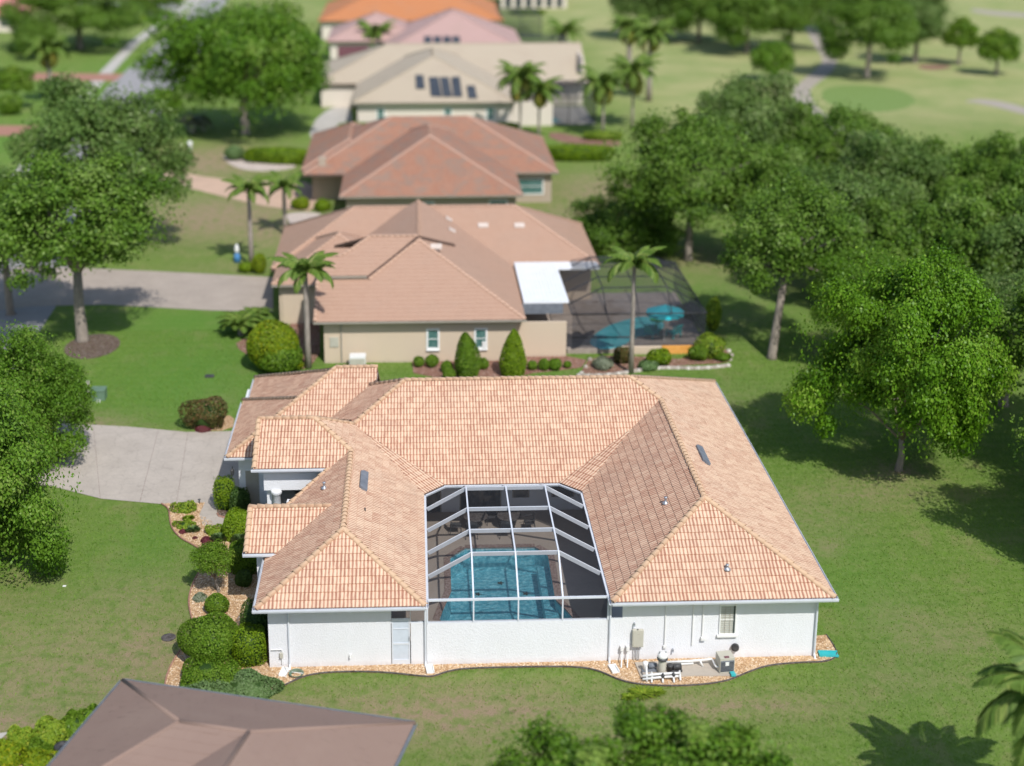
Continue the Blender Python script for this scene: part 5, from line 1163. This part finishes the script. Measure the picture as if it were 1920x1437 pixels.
def pebbles(name, poly, N, mat, size=(.02, .045), z=.055):
    p = np.array(poly); X = RNG.uniform(p[:, 0].min(), p[:, 0].max(), N); Y = RNG.uniform(p[:, 1].min(), p[:, 1].max(), N); k = inpoly(X, Y, poly); X = X[k]; Y = Y[k]; n = len(X)
    oc = np.array([(1, 0, 0), (0, 1, 0), (-1, 0, 0), (0, -1, 0), (0, 0, .7)]); s = RNG.uniform(*size, n)[:, None, None] * RNG.uniform(.7, 1.3, (n, 1, 3)); a = RNG.uniform(0, 6.28, n)
    V = oc[None] * s; c, d = np.cos(a)[:, None], np.sin(a)[:, None]; V = np.stack([V[..., 0] * c - V[..., 1] * d, V[..., 0] * d + V[..., 1] * c, V[..., 2]], -1) + np.stack([X, Y, np.full(n, z)], 1)[:, None]
    F = np.array([(0, 1, 4), (1, 2, 4), (2, 3, 4), (3, 0, 4)])[None] + (np.arange(n) * 5)[:, None, None]
    ob(name, npmesh(name, V.reshape(-1, 3), F.reshape(-1, 3), mat, {'rnd': ('FLOAT', np.repeat(RNG.random(n), 5))}), None, kind='stuff')
def pebble_mat():
    n = NT('pebbles'); a = n.n('ShaderNodeAttribute', attribute_name='rnd'); n.color(n.ramp(a.outputs['Fac'], [(0, (.40, .24, .12)), (.4, (.60, .41, .24)), (.8, (.74, .56, .36)), (1, (.80, .70, .56))])); n.rough(.8, .3); return n.m
M['peb'] = pebble_mat()
pebbles('gravel_stones', lb + [(-6.6, -2), (-6.6, 4), (-7.3, 12), a2(415, 990), a2(374, 965), a2(384, 944)], 16000, M['peb'])
pebbles('gravel_stones', fb_ + [(17.35, .7), (-6.4, .7), (-6.8, -.5)], 26000, M['peb'])
# little mulched bed at the walk with its brick rim
mb = px_poly([(406, 962), (412, 972), (440, 972), (462, 968), (462, 945), (440, 940), (410, 950)], 0, 1); sheet('mulch_bed', mb, .07, M['mulchd'], .05, kind='structure'); edging(mb[:10], 'x', 'brick', .05)
mb = px_poly([(352, 808), (375, 790), (400, 782), (440, 780), (437, 808)], 0, 1); sheet('garage_bed', mb, .05, M['gravel'], .05, kind='structure')
# slab and equipment
sheet('equipment_pad', [a2(1190, 1246), a2(1345, 1240), a2(1385, 1270), a2(1290, 1271), a2(1202, 1275)], .11, M['pad'], .06, kind='structure')
def wp(px, py, y):            # point on the vertical plane Y = y seen at a photo pixel
    v = cf + cr * ((px - XP) / FPX) - cu * ((py - YP) / FPX); t = (y - CAM.y) / v.y; return Vector((v.x * t, y, CAM.z + v.z * t))
ep = thing('electrical_panel', 'beige electrical cabinet on the white wall left of the pool equipment', 'electrical box', (9.52, .52, 1.2))
MB().box(-.24, .24, -.09, .075, -.42, .40, .015).build('cabinet', M['beige'], ep); MB().box(-.20, .20, -.10, -.091, -.38, .34).build('cabinet_door', M['beige'], ep); MB().lathe((-.02, -.03, .40), [(.035, 0), (.035, .03)], 10).build('lock', M['dark'], ep)
MB().box(-.06, .08, -.104, -.1005, .2, .225).build('name_strip', M['graytrim'], ep)
for x in (-.13, .0, .07): MB().tube([(x, 0, -.42), (x, .02, -1.12)], .022, 6).build('conduit', M['metal'], ep)
for px, l in [(1166, 'small white outlet box on the wall, farther left of the pair'), (1177, 'small white outlet box on the wall, nearer the cabinet')]:
    p = wp(px, 1216, .5); t = thing('outlet_box', l, 'outlet box', p, 0, 'outlet boxes'); MB().box(-.07, .07, -.07, .1, -.11, .11, .02).build('cover', M['pvc'], t)
    MB().tube([(0, 0, -.11), (0, -.05, -.3), (-.05, -.35, -.45), (-.08, -.5, -p.z + .06)], .03, 6).build('hose', M['pvc'], t)
fx = at(1241, 1262, .12); t = thing('pool_filter', 'tall cylindrical pool filter with dark band on the equipment slab', 'pool filter', (fx.x, fx.y, .11))
MB().lathe((0, 0, 0), [(.16, 0), (.17, .05), (.17, .62), (.16, .66)], 18).build('tank', M['beige'], t, True); MB().lathe((0, 0, 0), [(.19, .66), (.235, .68), (.235, .76), (.2, .78)], 18).build('band', M['dark'], t, True)
MB().lathe((0, 0, 0), [(.2, .78), (.23, .82), (.2, .94), (.1, 1.02), (.02, 1.04)], 18).build('cap', M['pvc'], t, True)
for s in (-1, 1): MB().lathe((s * .13, -.02, .97), [(.03, 0), (.03, .09)], 8).build('gauge', M['metal'], t)
fx = at(1264, 1258, .12); t = thing('pool_pump', 'black pool pump on the slab right of the filter', 'pump', (fx.x, fx.y, .11))
MB().tube([(-.05, 0, .2), (.3, .05, .2)], [.13, .12], 12).build('motor', M['dark'], t, True); MB().lathe((-.2, -.02, 0), [(.12, 0), (.13, .25), (.15, .27), (.13, .33)], 12).build('strainer', M['dark'], t, True); MB().box(-.3, .34, -.1, .1, -.0, .07).build('base', M['dark'], t)
fx = at(1214, 1258, .12); t = thing('pool_valve_pump', 'grey and white valve pump left of the filter', 'pump', (fx.x, fx.y, .11))
MB().tube([(.05, .05, .22), (.4, .1, .22)], [.12, .1], 12).build('motor', M['lead'], t, True); MB().lathe((-.1, 0, 0), [(.1, 0), (.11, .3), (.13, .42), (.08, .46)], 12).build('strainer', M['pvc'], t, True); MB().box(-.25, .4, -.1, .12, 0, .07).build('base', M['lead'], t)
t = thing('pool_pipes', 'white plastic pool pipes running over the slab', 'pipes', (0, 0, 0))
A_ = lambda px, py, z=.3: tuple(at(px, py, z))
for k, pp in enumerate([[A_(1205, 1268, .3), A_(1235, 1264, .35), A_(1275, 1262, .3)], [A_(1205, 1274, .2), A_(1240, 1270, .24), A_(1272, 1268, .24)], [A_(1248, 1242, .35), A_(1290, 1240, .35), A_(1335, 1236, .4)], [A_(1255, 1246, .2), A_(1300, 1244, .2)],
              [A_(1335, 1236, .4), A_(1342, 1250, .3), A_(1352, 1253, .3)], [A_(1312, 1238, .4), A_(1318, 1250, .12)], [A_(1212, 1250, .6), A_(1213, 1278, .12)], [A_(1222, 1262, .3), A_(1222, 1280, .11)], [A_(1242, 1262, .3), A_(1243, 1280, .11)], [A_(1262, 1262, .3), A_(1264, 1280, .11)], [A_(1274, 1258, .3), A_(1276, 1276, .11)]]):
    MB().tube(pp, .05 if k < 4 else .042, 8).build('pipe', M['pvc'], t, True)
for px, py in [(1222, 1266), (1243, 1268), (1263, 1266)]: MB().lathe(A_(px, py, .3), [(.07, -.06), (.08, 0), (.07, .06), (.03, .09), (.03, .14)], 10).build('valve', M['dark'] if px > 1240 else M['pvc'], t)
fx = at(1363, 1262, .12); t = thing('pool_heater', 'beige topped pool heater with dark louvred front at the right end of the slab', 'pool heater', (fx.x, fx.y, .11), .12)
MB().box(-.33, .33, .0, .62, .0, .72, .02).build('casing', M['beige'], t); MB().box(-.30, .30, -.02, -.002, .08, .6).build('front_grille', M['lead'], t)
for k in range(7): MB().box(-.28, .28, -.035, -.021, .12 + k * .065, .145 + k * .065).build('louvre', M['dark'], t)
MB().box(-.1, .06, -.045, -.036, .38, .56).build('label_plate', M['pvc'], t); MB().box(-.12, .08, .02, .14, .7205, .75).build('control_panel', M['maroon'], t); MB().box(.1, .3, -.3, -.05, 0, .1).build('tray', M['teal'], t)
fx = at(1386, 1240, .5); tag(MB().tube([(fx.x, .45, .62), (fx.x + .03, .58, .62)], .17, 16).build('hose_reel', M['dark']), 'dark round disc leaning on the wall beside the pool heater', 'reel')
for px, py, m_, l, rz in [(1151, 1256, 'pvc', 'white splash block under the middle downspout', .2), (1553, 1228, 'teal', 'teal splash block at the right corner of the house', -.1), (533, 1262, 'pvc', 'pale splash block under the left downspout', -.2), (806, 1256, 'pvc', 'small pale splash block left of the pool wall', .1)]:
    o = at(px, py, .055); t = thing('splash_block', l, 'splash block', o, rz, 'splash blocks'); b = MB(); b.box(-.16, .16, -.3, .3, 0, .03).box(-.17, -.13, -.3, .3, .031, .1).box(.13, .17, -.3, .3, .031, .1).box(-.13, .13, .26, .3, .031, .1)
    b.build('tray', M[m_], t)
    if m_ == 'teal': t.rotation_euler = (0, 0, 1.5); t.scale = (1.2, 1.4, 1)
o = at(556, 1266, .08); t = thing('garden_hose', 'coiled grey green garden hose beside the left downspout', 'hose', o)
hp = [(math.cos(k * .35) * (.22 + .0012 * k), math.sin(k * .35) * (.22 + .0012 * k), .02 + k * .0012) for k in range(90)]; MB().tube(hp, .014, 5).build('coil', M['tgreen'], t, True); MB().tube([hp[-1], (-.4, .2, .05), (-.55, .5, .1)], .014, 5).build('tail', M['pvc'], t, True)
o = at(316, 1196); tag(MB().lathe((o.x, o.y, 0), [(.33, 0), (.33, .03), (.30, .04), (.05, .045)], 20).build('drain_cover', M['edge'], None, True), 'round dark valve lid in the dry lawn left of the bushes', 'drain cover')
o = at(186, 748); t = thing('transformer_box', 'green utility cabinet standing on the lawn above the driveway', 'utility box', o)
MB().prism([(-.45, -.4), (.45, -.4), (.45, .4), (-.45, .4)], 0, .62).build('cabinet', M['tgreen'], t); MB().box(-.47, .47, -.43, .42, .622, .72, .03).build('lid', M['tgreen'], t)
for px, l in [(183, 'small white marker stub in front of the green cabinet, left'), (188, 'small white marker stub in front of the green cabinet, right')]: o = at(px, 754); tag(MB().lathe((o.x, o.y - .1, 0), [(.03, 0), (.03, .2), (.015, .22)], 8).build('marker_stub', M['pvc']), l, 'marker')
o = at(166, 735); tag(MB().lathe((o.x, o.y, 0), [(.14, 0), (.13, .5), (.10, .75), (.02, .8)], 10).build('cable_pedestal', M['beige']), 'pale cable pedestal behind the green cabinet', 'utility post')
o = at(393, 707); tag(MB().box(o.x - .3, o.x + .3, o.y - .2, o.y + .2, 0, .12, .02).build('meter_lid', M['dark']), 'dark meter box lid set in the lawn behind the garage', 'meter box')
o = at(671, 690); t = thing('white_utility_unit', 'white air conditioner unit behind the garage roof', 'air conditioner', o); MB().box(-.55, .55, -.4, .4, 0, .95, .04).build('casing', M['pvc'], t); MB().box(-.5, .5, -.42, -.402, .1, .8).build('grille', M['beige'], t)
o = at(119, 1416); t = thing('hose_pot', 'round dark planter pot beside the brown roof', 'pot', (o.x, o.y, .05)); b = MB(); b.lathe((0, 0, 0), [(.22, 0), (.30, .35), (.34, .38), (.28, .38), (.24, .3), (.05, .28)], 18); b.build('pot_wall', M['dark'], t, True)
o = wp(436, 884, 16.3); t = thing('wall_lantern', 'black wall lantern at the garage corner', 'lantern', (o.x, 16.2, o.z)); MB().lathe((0, 0, 0), [(.03, -.2), (.09, -.12), (.11, .1), (.02, .22)], 6).build('lamp_body', M['dark'], t); MB().tube([(0, 0, .2), (0, .14, .25)], .02, 6).build('bracket', M['dark'], t)
o = at(374, 946); tag(MB().lathe((o.x, o.y, .04), [(.03, 0), (.03, .22), (.09, .24), (.02, .3)], 8).build('path_light', M['dark']), 'small dark path light at the driveway end of the gravel bed', 'garden light')

# shrubs by the main house
pshrub('topiary_shrub', 'tall lit rounded box topiary beside the front walk', 423, 953, .52, 1.75, kind='box', mat='topi')
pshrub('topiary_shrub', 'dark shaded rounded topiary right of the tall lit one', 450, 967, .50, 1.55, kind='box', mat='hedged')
pshrub('dome_shrub', 'large bright green clipped dome shrub against the house bay', 448, 1004, .95, 1.45, kind='dome', mat='topi', n=9000)
pshrub('box_hedge', 'clipped box shrub half in the shade of the bay roof', 462, 1066, .85, 1.35, kind='box', mat='hedge', n=8000)
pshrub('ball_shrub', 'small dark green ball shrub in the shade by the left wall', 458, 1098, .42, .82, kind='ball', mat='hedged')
pshrub('ball_shrub', 'green ball shrub alone in the sunny gravel', 407, 1150, .58, .95, kind='ball', mat='hedge')
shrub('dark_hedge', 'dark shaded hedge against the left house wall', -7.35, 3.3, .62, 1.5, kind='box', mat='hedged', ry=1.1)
pshrub('large_round_shrub', 'biggest round shrub in the lower garden bed', 398, 1238, 1.25, 2.1, kind='ball', mat='hedge', n=15000, ragged=.07)
pshrub('box_shrub', 'bright clipped shrub right of the biggest round one', 468, 1240, .72, 1.6, kind='box', mat='topi')
pshrub('low_shrub', 'low green shrub in front of the biggest round one', 392, 1282, 1.25, 1.0, kind='dome', mat='hedge', n=7000, ragged=.09)
pshrub('low_shrub', 'low green shrub left of the juniper in the lower bed', 432, 1284, .7, .85, kind='dome', mat='hedge', ragged=.09)
pshrub('juniper_shrub', 'spreading grey green juniper at the lower bed corner', 462, 1298, 1.35, .85, kind='dome', mat='juni', leaf=.06, n=8000, ry=1.0, ragged=.12)
pshrub('juniper_shrub', 'low juniper patch under the hose end of the bed', 385, 1312, 1.6, .6, kind='dome', mat='juni', leaf=.06, n=7000, ry=.8, ragged=.12)
x, y = a2(410, 1112); tree('small round ornamental tree with a pale stem in the gravel bed', x, y, 1.0, 2.5, 'orn', flat=.8, trunk=.07, name='ornamental_tree', fork=.35, off=(-.2, 0))
for px, py, r, h, m_, l in [(347, 962, .62, .6, 'lime', 'largest light green grassy plant at the bed end by the driveway'), (354, 976, .28, .3, 'topi', 'tiny grassy plant below the largest one'), (348, 992, .5, .5, 'lime', 'light green grassy plant at the left bend of the bed'), (362, 998, .35, .4, 'juni', 'grey green grassy plant next to the bend'), (402, 1006, .45, .5, 'lime', 'light green grassy plant beside the dome shrub'),
                            (412, 1016, .4, .6, 'juni', 'spiky grey green plant below the dome shrub'), (449, 1022, .35, .8, 'juni', 'tall spiky plant at the foot of the bay')]:
    if m_ == 'lime': pshrub('grassy_plant', l, px, py - 4, r * .95, h * .8, kind='dome', mat='lime', leaf=.06, n=1100, ragged=.2, cat='plant', group='grassy plants in the gravel')
    else: grass_plant('grassy_plant', l, px, py, r, h, m_, group='grassy plants in the gravel')
for px, py, r, l in [(387, 1017, .32, 'maroon plant in the middle of the gravel bed'), (366, 1011, .15, 'tiny maroon plant at the bed edge'), (343, 1000, .22, 'small maroon plant under the green grass clump'), (398, 1041, .45, 'largest maroon plant next to the lawn edge'), (400, 1019, .18, 'small maroon tuft right of the middle maroon plant')]: pshrub('maroon_plant', l, px, py, r, r * .8, kind='dome', mat='maroonl', leaf=.05, group='maroon plants', cat='plant')
pshrub('bronze_bush', 'loose dark green and bronze bush left of the garage', 388, 800, 1.35, 1.7, kind='ball', mat='redl', leaf=.07, n=5000, ragged=.16)
pshrub('grey_twiggy_plant', 'low greyish twiggy plant under the ornamental tree', 375, 1125, .35, .35, kind='dome', mat='silver', n=700)
pshrub('maroon_plant', 'dark maroon plant at the foot of the bronze bush', 382, 806, .5, .5, kind='dome', mat='maroonl', leaf=.06, cat='plant')
# shrubs at the neighbour house
nb = [(a2(775, 700)), a2(772, 672), a2(1060, 668), a2(1100, 676), a2(1090, 690), a2(1040, 696), a2(1000, 700), a2(960, 712), (3, 34.5)]
sheet('mulch_strip', nb, .03, M['mulch'], .03, kind='structure')
sheet('mulch_corner', px_poly([(440, 640), (500, 628), (540, 640), (545, 600), (600, 590), (600, 690), (520, 695), (450, 660)], 0, 1), .03, M['mulch'], .03, kind='structure')
sheet('rock_bed', px_poly([(1085, 705), (1108, 668), (1190, 668), (1300, 676), (1345, 640), (1372, 668), (1362, 682), (1300, 684), (1230, 690), (1150, 702)], 0, 1), .03, M['mulch'], .03, kind='structure')
pshrub('cone_shrub', 'left conical evergreen by the tan neighbour wall', 876, 705, .92, 3.0, kind='cone', mat='redl' if False else 'hedge', leaf=.06, n=7000, ragged=.06, group=None)
pshrub('cone_shrub', 'right conical evergreen by the tan neighbour wall', 962, 704, .95, 3.2, kind='cone', mat='topi', leaf=.06, n=7000, ragged=.03)
for px, py, r, l in [(785, 688, .38, 'first small ball shrub from the left along the tan wall'), (810, 688, .45, 'second small ball shrub from the left along the tan wall'), (838, 698, .42, 'third small ball shrub, left of the left cone'), (842, 712, .45, 'small ball shrub in front of the left cone'), (906, 692, .4, 'small ball shrub between the two cones'),
                     (998, 694, .33, 'small ball shrub right of the right cone'), (1020, 694, .42, 'second small ball shrub right of the right cone'), (1041, 694, .42, 'third small ball shrub right of the right cone'), (1064, 690, .25, 'tiny ball shrub at the end of the tan wall')]: pshrub('ball_shrub', l, px, py, r, r * 1.9, kind='ball', mat='hedge', leaf=.06, group='ball shrubs along the tan wall')
o = at(445, 492); t = thing('garden_ornament', 'small white and blue garden ornament by the palms behind the cobbled drive', 'ornament', o); MB().lathe((0, 0, 0), [(.3, 0), (.28, .5), (.2, .8)], 10).build('base', plain('blue_paint', (.04, .20, .45), .6), t, True); MB().lathe((0, 0, 0), [(.16, .81), (.22, 1.1), (.12, 1.5), (.04, 1.6)], 10).build('top', M['pvc'], t, True)
o = at(357, 284); tag(MB().lathe((o.x, o.y, 0), [(.25, 0), (.22, .8), (.3, 1.0), (.1, 1.2)], 10).build('white_post', M['pvc'], None, True), 'tiny white post standing in the brown lawn near the silver palm', 'post')
pshrub('round_yellow_bush', 'large round yellow green bush beside the tall palm', 512, 690, 1.85, 3.3, kind='ball', mat='yell', leaf=.09, n=9000, ragged=.03)
pshrub('round_green_bush', 'green lower half of the round bush cluster behind the garage', 525, 696, 1.5, 2.2, kind='ball', mat='hedge', leaf=.09, n=4000)
pshrub('yellow_shrub', 'small yellow shrub at the foot of the tall palm', 552, 694, .6, .8, kind='ball', mat='yell', leaf=.07)
pshrub('yellow_shrub', 'yellow shrub at the end of the cobbled driveway', 487, 512, .6, 1.7, kind='ball', mat='yell', leaf=.09)
pshrub('green_shrub', 'small green shrub at the end of the cobbled driveway', 462, 510, .6, .8, kind='ball', mat='topi', leaf=.09)
for px, py, s_, l in [(452, 628, 1.5, 'cycad like palm clump on the corner of the lawn'), (478, 612, 1.2, 'smaller cycad palm clump behind the first')]:
    x, y = a2(px, py); palm(l, x, y, .7, n=26, sc_=s_ * .75, trunk=.2, keys=('c', 'c'), name='cycad', cat='palm')
pshrub('slim_column_shrub', 'slim lime column shrub at the right end of the rock bed', 1335, 642, .55, 2.6, kind='ball', mat='lime', leaf=.08, z0=.9)
for px, py, r, h, m_, l in [(1330, 668, 1.0, 1.6, 'lime', 'lime bush below the slim column shrub'), (1310, 675, .7, 1.0, 'hedge', 'dark green bush at the right of the orange wall'), (1236, 684, .75, 1.2, 'topi', 'olive bush before the low wall'), (1168, 680, .7, 1.1, 'redl', 'reddish bush at the foot of the slim palm'), (1130, 690, .7, .7, 'silver', 'grey green low plant left of the slim palm'), (1215, 692, .7, .5, 'juni', 'low grey green plant in the rock bed'), (1355, 676, .5, .5, 'hedge', 'small bush at the tip of the rock bed'), (1290, 600, .9, 1.4, 'hedged', 'dark bush behind the neighbour cage')]: pshrub('garden_bush', l, px, py, r, h, kind='ball', mat=m_, leaf=.08, n=1800, ragged=.1)
rk = [a2(x, y) for x, y in [(1090, 702), (1098, 690), (1106, 676)]] + [a2(1085 + 280 * t, 706 - 20 * t + 3 * math.sin(9 * t)) for t in np.linspace(0, 1, 46)] + [a2(1368, 676), a2(1372, 668), a2(1366, 660), a2(1356, 652)]
for i, (x, y) in enumerate(rk):
    me = npmesh('border_stone', [(math.cos(a) * random.uniform(.14, .22) * c, math.sin(a) * random.uniform(.11, .18) * c, z) for z, c in ((0, 1), (.13, .95), (.2, .5)) for a in [k * math.pi / 3 for k in range(6)]], [(k + 6 * j, (k + 1) % 6 + 6 * j, (k + 1) % 6 + 6 * (j + 1), k + 6 * (j + 1)) for j in (0, 1) for k in range(6)], M['stone' if i % 3 else 'stoned'])
    me2 = bmesh.new(); me2.from_mesh(me); bmesh.ops.contextual_create(me2, geom=[v for v in me2.verts if v.co.z > .19]); bmesh.ops.recalc_face_normals(me2, faces=me2.faces[:]); me2.to_mesh(me); me2.free()
    o = ob('border_stone', me); o.location = (x, y, 0); tag(o, 'rounded border stone rimming the rock bed behind the main house', 'stone', 'border stones of the rock bed')
# hedges and beds farther away
def hedge(label, p, q, w_, h, mat='topi', n=5000):
    x = (p[0] + q[0]) / 2; y = (p[1] + q[1]) / 2; L = math.hypot(q[0] - p[0], q[1] - p[1]) / 2
    return shrub('hedge', label, x, y, L, h, kind='box', mat=mat, leaf=.12, n=n, ry=w_, rz=math.atan2(q[1] - p[1], q[0] - p[0]), cat='hedge')
hedge('clipped hedge left of the red roof above the pale curved bed', a2(465, 303), a2(590, 308), 1.2, 1.7)
hedge('clipped hedge between the red and pale roofed houses at right', a2(1022, 300), a2(1145, 300), 1.3, 1.6)
hedge('low bright hedge before the cream wall of the pale roofed house', a2(632, 246), a2(715, 246), 1.0, 1.0, 'lime', 3000)
hedge('low bright hedge right of the cream wall near the palms', a2(925, 246), a2(972, 246), 1.0, 1.0, 'lime', 2000)
hedge('low bright hedge among the queen palms', a2(1095, 262), a2(1165, 262), 1.0, .9, 'lime', 2000)
hedge('long low hedge before the white house at the top', a2(955, 28), a2(1020, 28), 1.2, 1.2, 'topi', 2000)
pshrub('round_shrub', 'grey green round shrub at the left end of the hedge', 440, 300, 1.1, 1.6, kind='ball', mat='juni', leaf=.12, n=1800)
sheet('curved_white_bed', px_poly([(416, 292), (425, 305), (450, 318), (490, 322), (545, 318), (560, 310), (500, 305), (450, 300), (430, 290)], 0, 2), .03, M['wgravel'], .03, kind='structure')
sheet('white_gravel_bed', px_poly([(530, 400), (600, 398), (608, 412), (560, 430), (540, 440), (545, 418)], 0, 2), .03, M['wgravel'], .03, kind='structure')
sheet('rear_rock_bed', px_poly([(1030, 245), (1110, 262), (1165, 265), (1160, 275), (1100, 275), (1030, 262)], 0, 1), .03, M['mulch'], .03, kind='structure')
sheet('tree_ring', [(at(170, 655).x + 1.9 * math.cos(a), at(170, 650).y + 2.6 * math.sin(a)) for a in np.linspace(0, 6.2, 28)], .05, M['mulchd'], .05, kind='structure')
sheet('fairway_mulch', px_poly([(1720, 122), (1760, 122), (1790, 126), (1760, 132), (1725, 130)], 0, 1), .02, M['mulch'], .02, kind='structure')
for px, py, r, h, m_, l in [(20, 215, 1.6, 2.6, 'hedge', 'rounded shrub at the left edge above the pink brick drive'), (35, 100, 2.0, 2.4, 'hedged', 'dark shrub below the far red roof'), (70, 265, 1.6, 1.6, 'hedge', 'small shrub near the left edge below the brick drive'), (605, 395, .8, 1.0, 'topi', 'small shrub in the white gravel bed, right'), (565, 392, .9, 1.1, 'yell', 'small yellow shrub in the white gravel bed, left'), (250, 48, 2.5, 2.2, 'topi', 'wide low shrub beside the cross street'), (10, 160, 1.8, 2.5, 'hedged', 'dark shrub left of the pale trunk palm')]: pshrub('round_shrub', l, px, py, r, h, kind='ball', mat=m_, leaf=.14, n=1500, ragged=.1)
# bottom left corner planting
sheet('corner_bed', [(-17.5, -8), (-16.4, -4.4), (-15.2, -3.2), (-13.6, -2.9), (-12.2, -4.6), (-12.4, -9)], .04, M['gravel'], .04, kind='structure')
sheet('corner_walk', [(-20, -7), (-18.2, -3.9), (-16.6, -3.6), (-17.2, -5.2), (-17.8, -8)], .02, M['walk'], kind='structure')
for px, py, r, h, m_, l in [(93, 1385, .75, .95, 'lime', 'bright grassy bush left of the brown roof'), (140, 1370, .6, .8, 'hedge', 'darker green bush at the edge of the brown roof'), (170, 1362, .55, .9, 'hedge', 'dark green bush closest to the brown roof gutter'), (40, 1400, .5, .8, 'lime', 'lime bush at the left of the corner bed'), (70, 1412, .5, .5, 'hedge', 'small green bush below the bright grassy one'), (10, 1430, .8, .7, 'yell', 'yellowish bush in the bottom left corner'), (75, 1440, .7, .6, 'yell', 'yellow green bush at the bottom edge')]: pshrub('corner_bush', l, px, py, r, h, kind='dome', mat=m_, leaf=.08, n=1800, ragged=.12)
for px, py, r in [(1205, 1303, .55), (1178, 1310, .3), (1230, 1300, .35)]: grass_plant('weed_tuft', {1205: 'largest bright weed patch in the lawn below the slab', 1178: 'smaller weed patch left of the largest one', 1230: 'smaller weed patch right of the largest one'}[px], px, py, r, .12, 'lime', 160, cat='weed', group='weeds')
o = at(121, 1100); tag(MB().box(o.x - .08, o.x + .08, o.y - .05, o.y + .05, 0, .05, .01).build('white_scrap', M['pvc']), 'tiny white scrap lying on the left lawn', 'litter')
# grass
N = 260000
X = RNG.uniform(-27, 37, N); Y = RNG.uniform(-9, 46, N)
ex = np.zeros(N, bool)
for pl_ in [bed, [(XL + .3, .6), (17.5, .6), (17.5, 25.4), (-9.6, 25.4), (-9.6, 16.2), (-6.4, 13)], [tuple(v.co[:2]) for v in []] or [(-34, 22), (-27, 20.5), (-21, 17.8), (-16, 16.7), (-13.2, 16.7), (-9.3, 13), (-9.5, 26.8), (-18, 27.6), (-26, 29), (-34, 31)], nb, [(-11.6, -5), (0, -8.4), (-3, -9), (-12.5, -10)]]:
    ex |= inpoly(X, Y, pl_)
keep = ~ex & (RNG.random(N) > .15 + .8 * blob_field(X, Y, dryb)); X = X[keep]; Y = Y[keep]; n = len(X)
hgt = RNG.uniform(.03, .10, n); a = RNG.uniform(0, 6.28, n); wdt = RNG.uniform(.014, .04, n); lean = RNG.uniform(0, .06, n)
B = np.stack([X, Y, 0 * X], 1); sd = np.stack([np.cos(a) * wdt, np.sin(a) * wdt, 0 * a], 1); tip = np.stack([-np.sin(a) * lean, np.cos(a) * lean, hgt], 1)
ob('grass', npmesh('grass', np.stack([B - sd, B + sd, B + tip], 1).reshape(-1, 3), np.arange(n * 3).reshape(n, 3), M['grassb'], {'rnd': ('FLOAT', np.repeat(np.clip(RNG.random(n) * .8 + .3 * blob_field(X, Y, dryb), 0, 1), 3))}), None, kind='stuff')
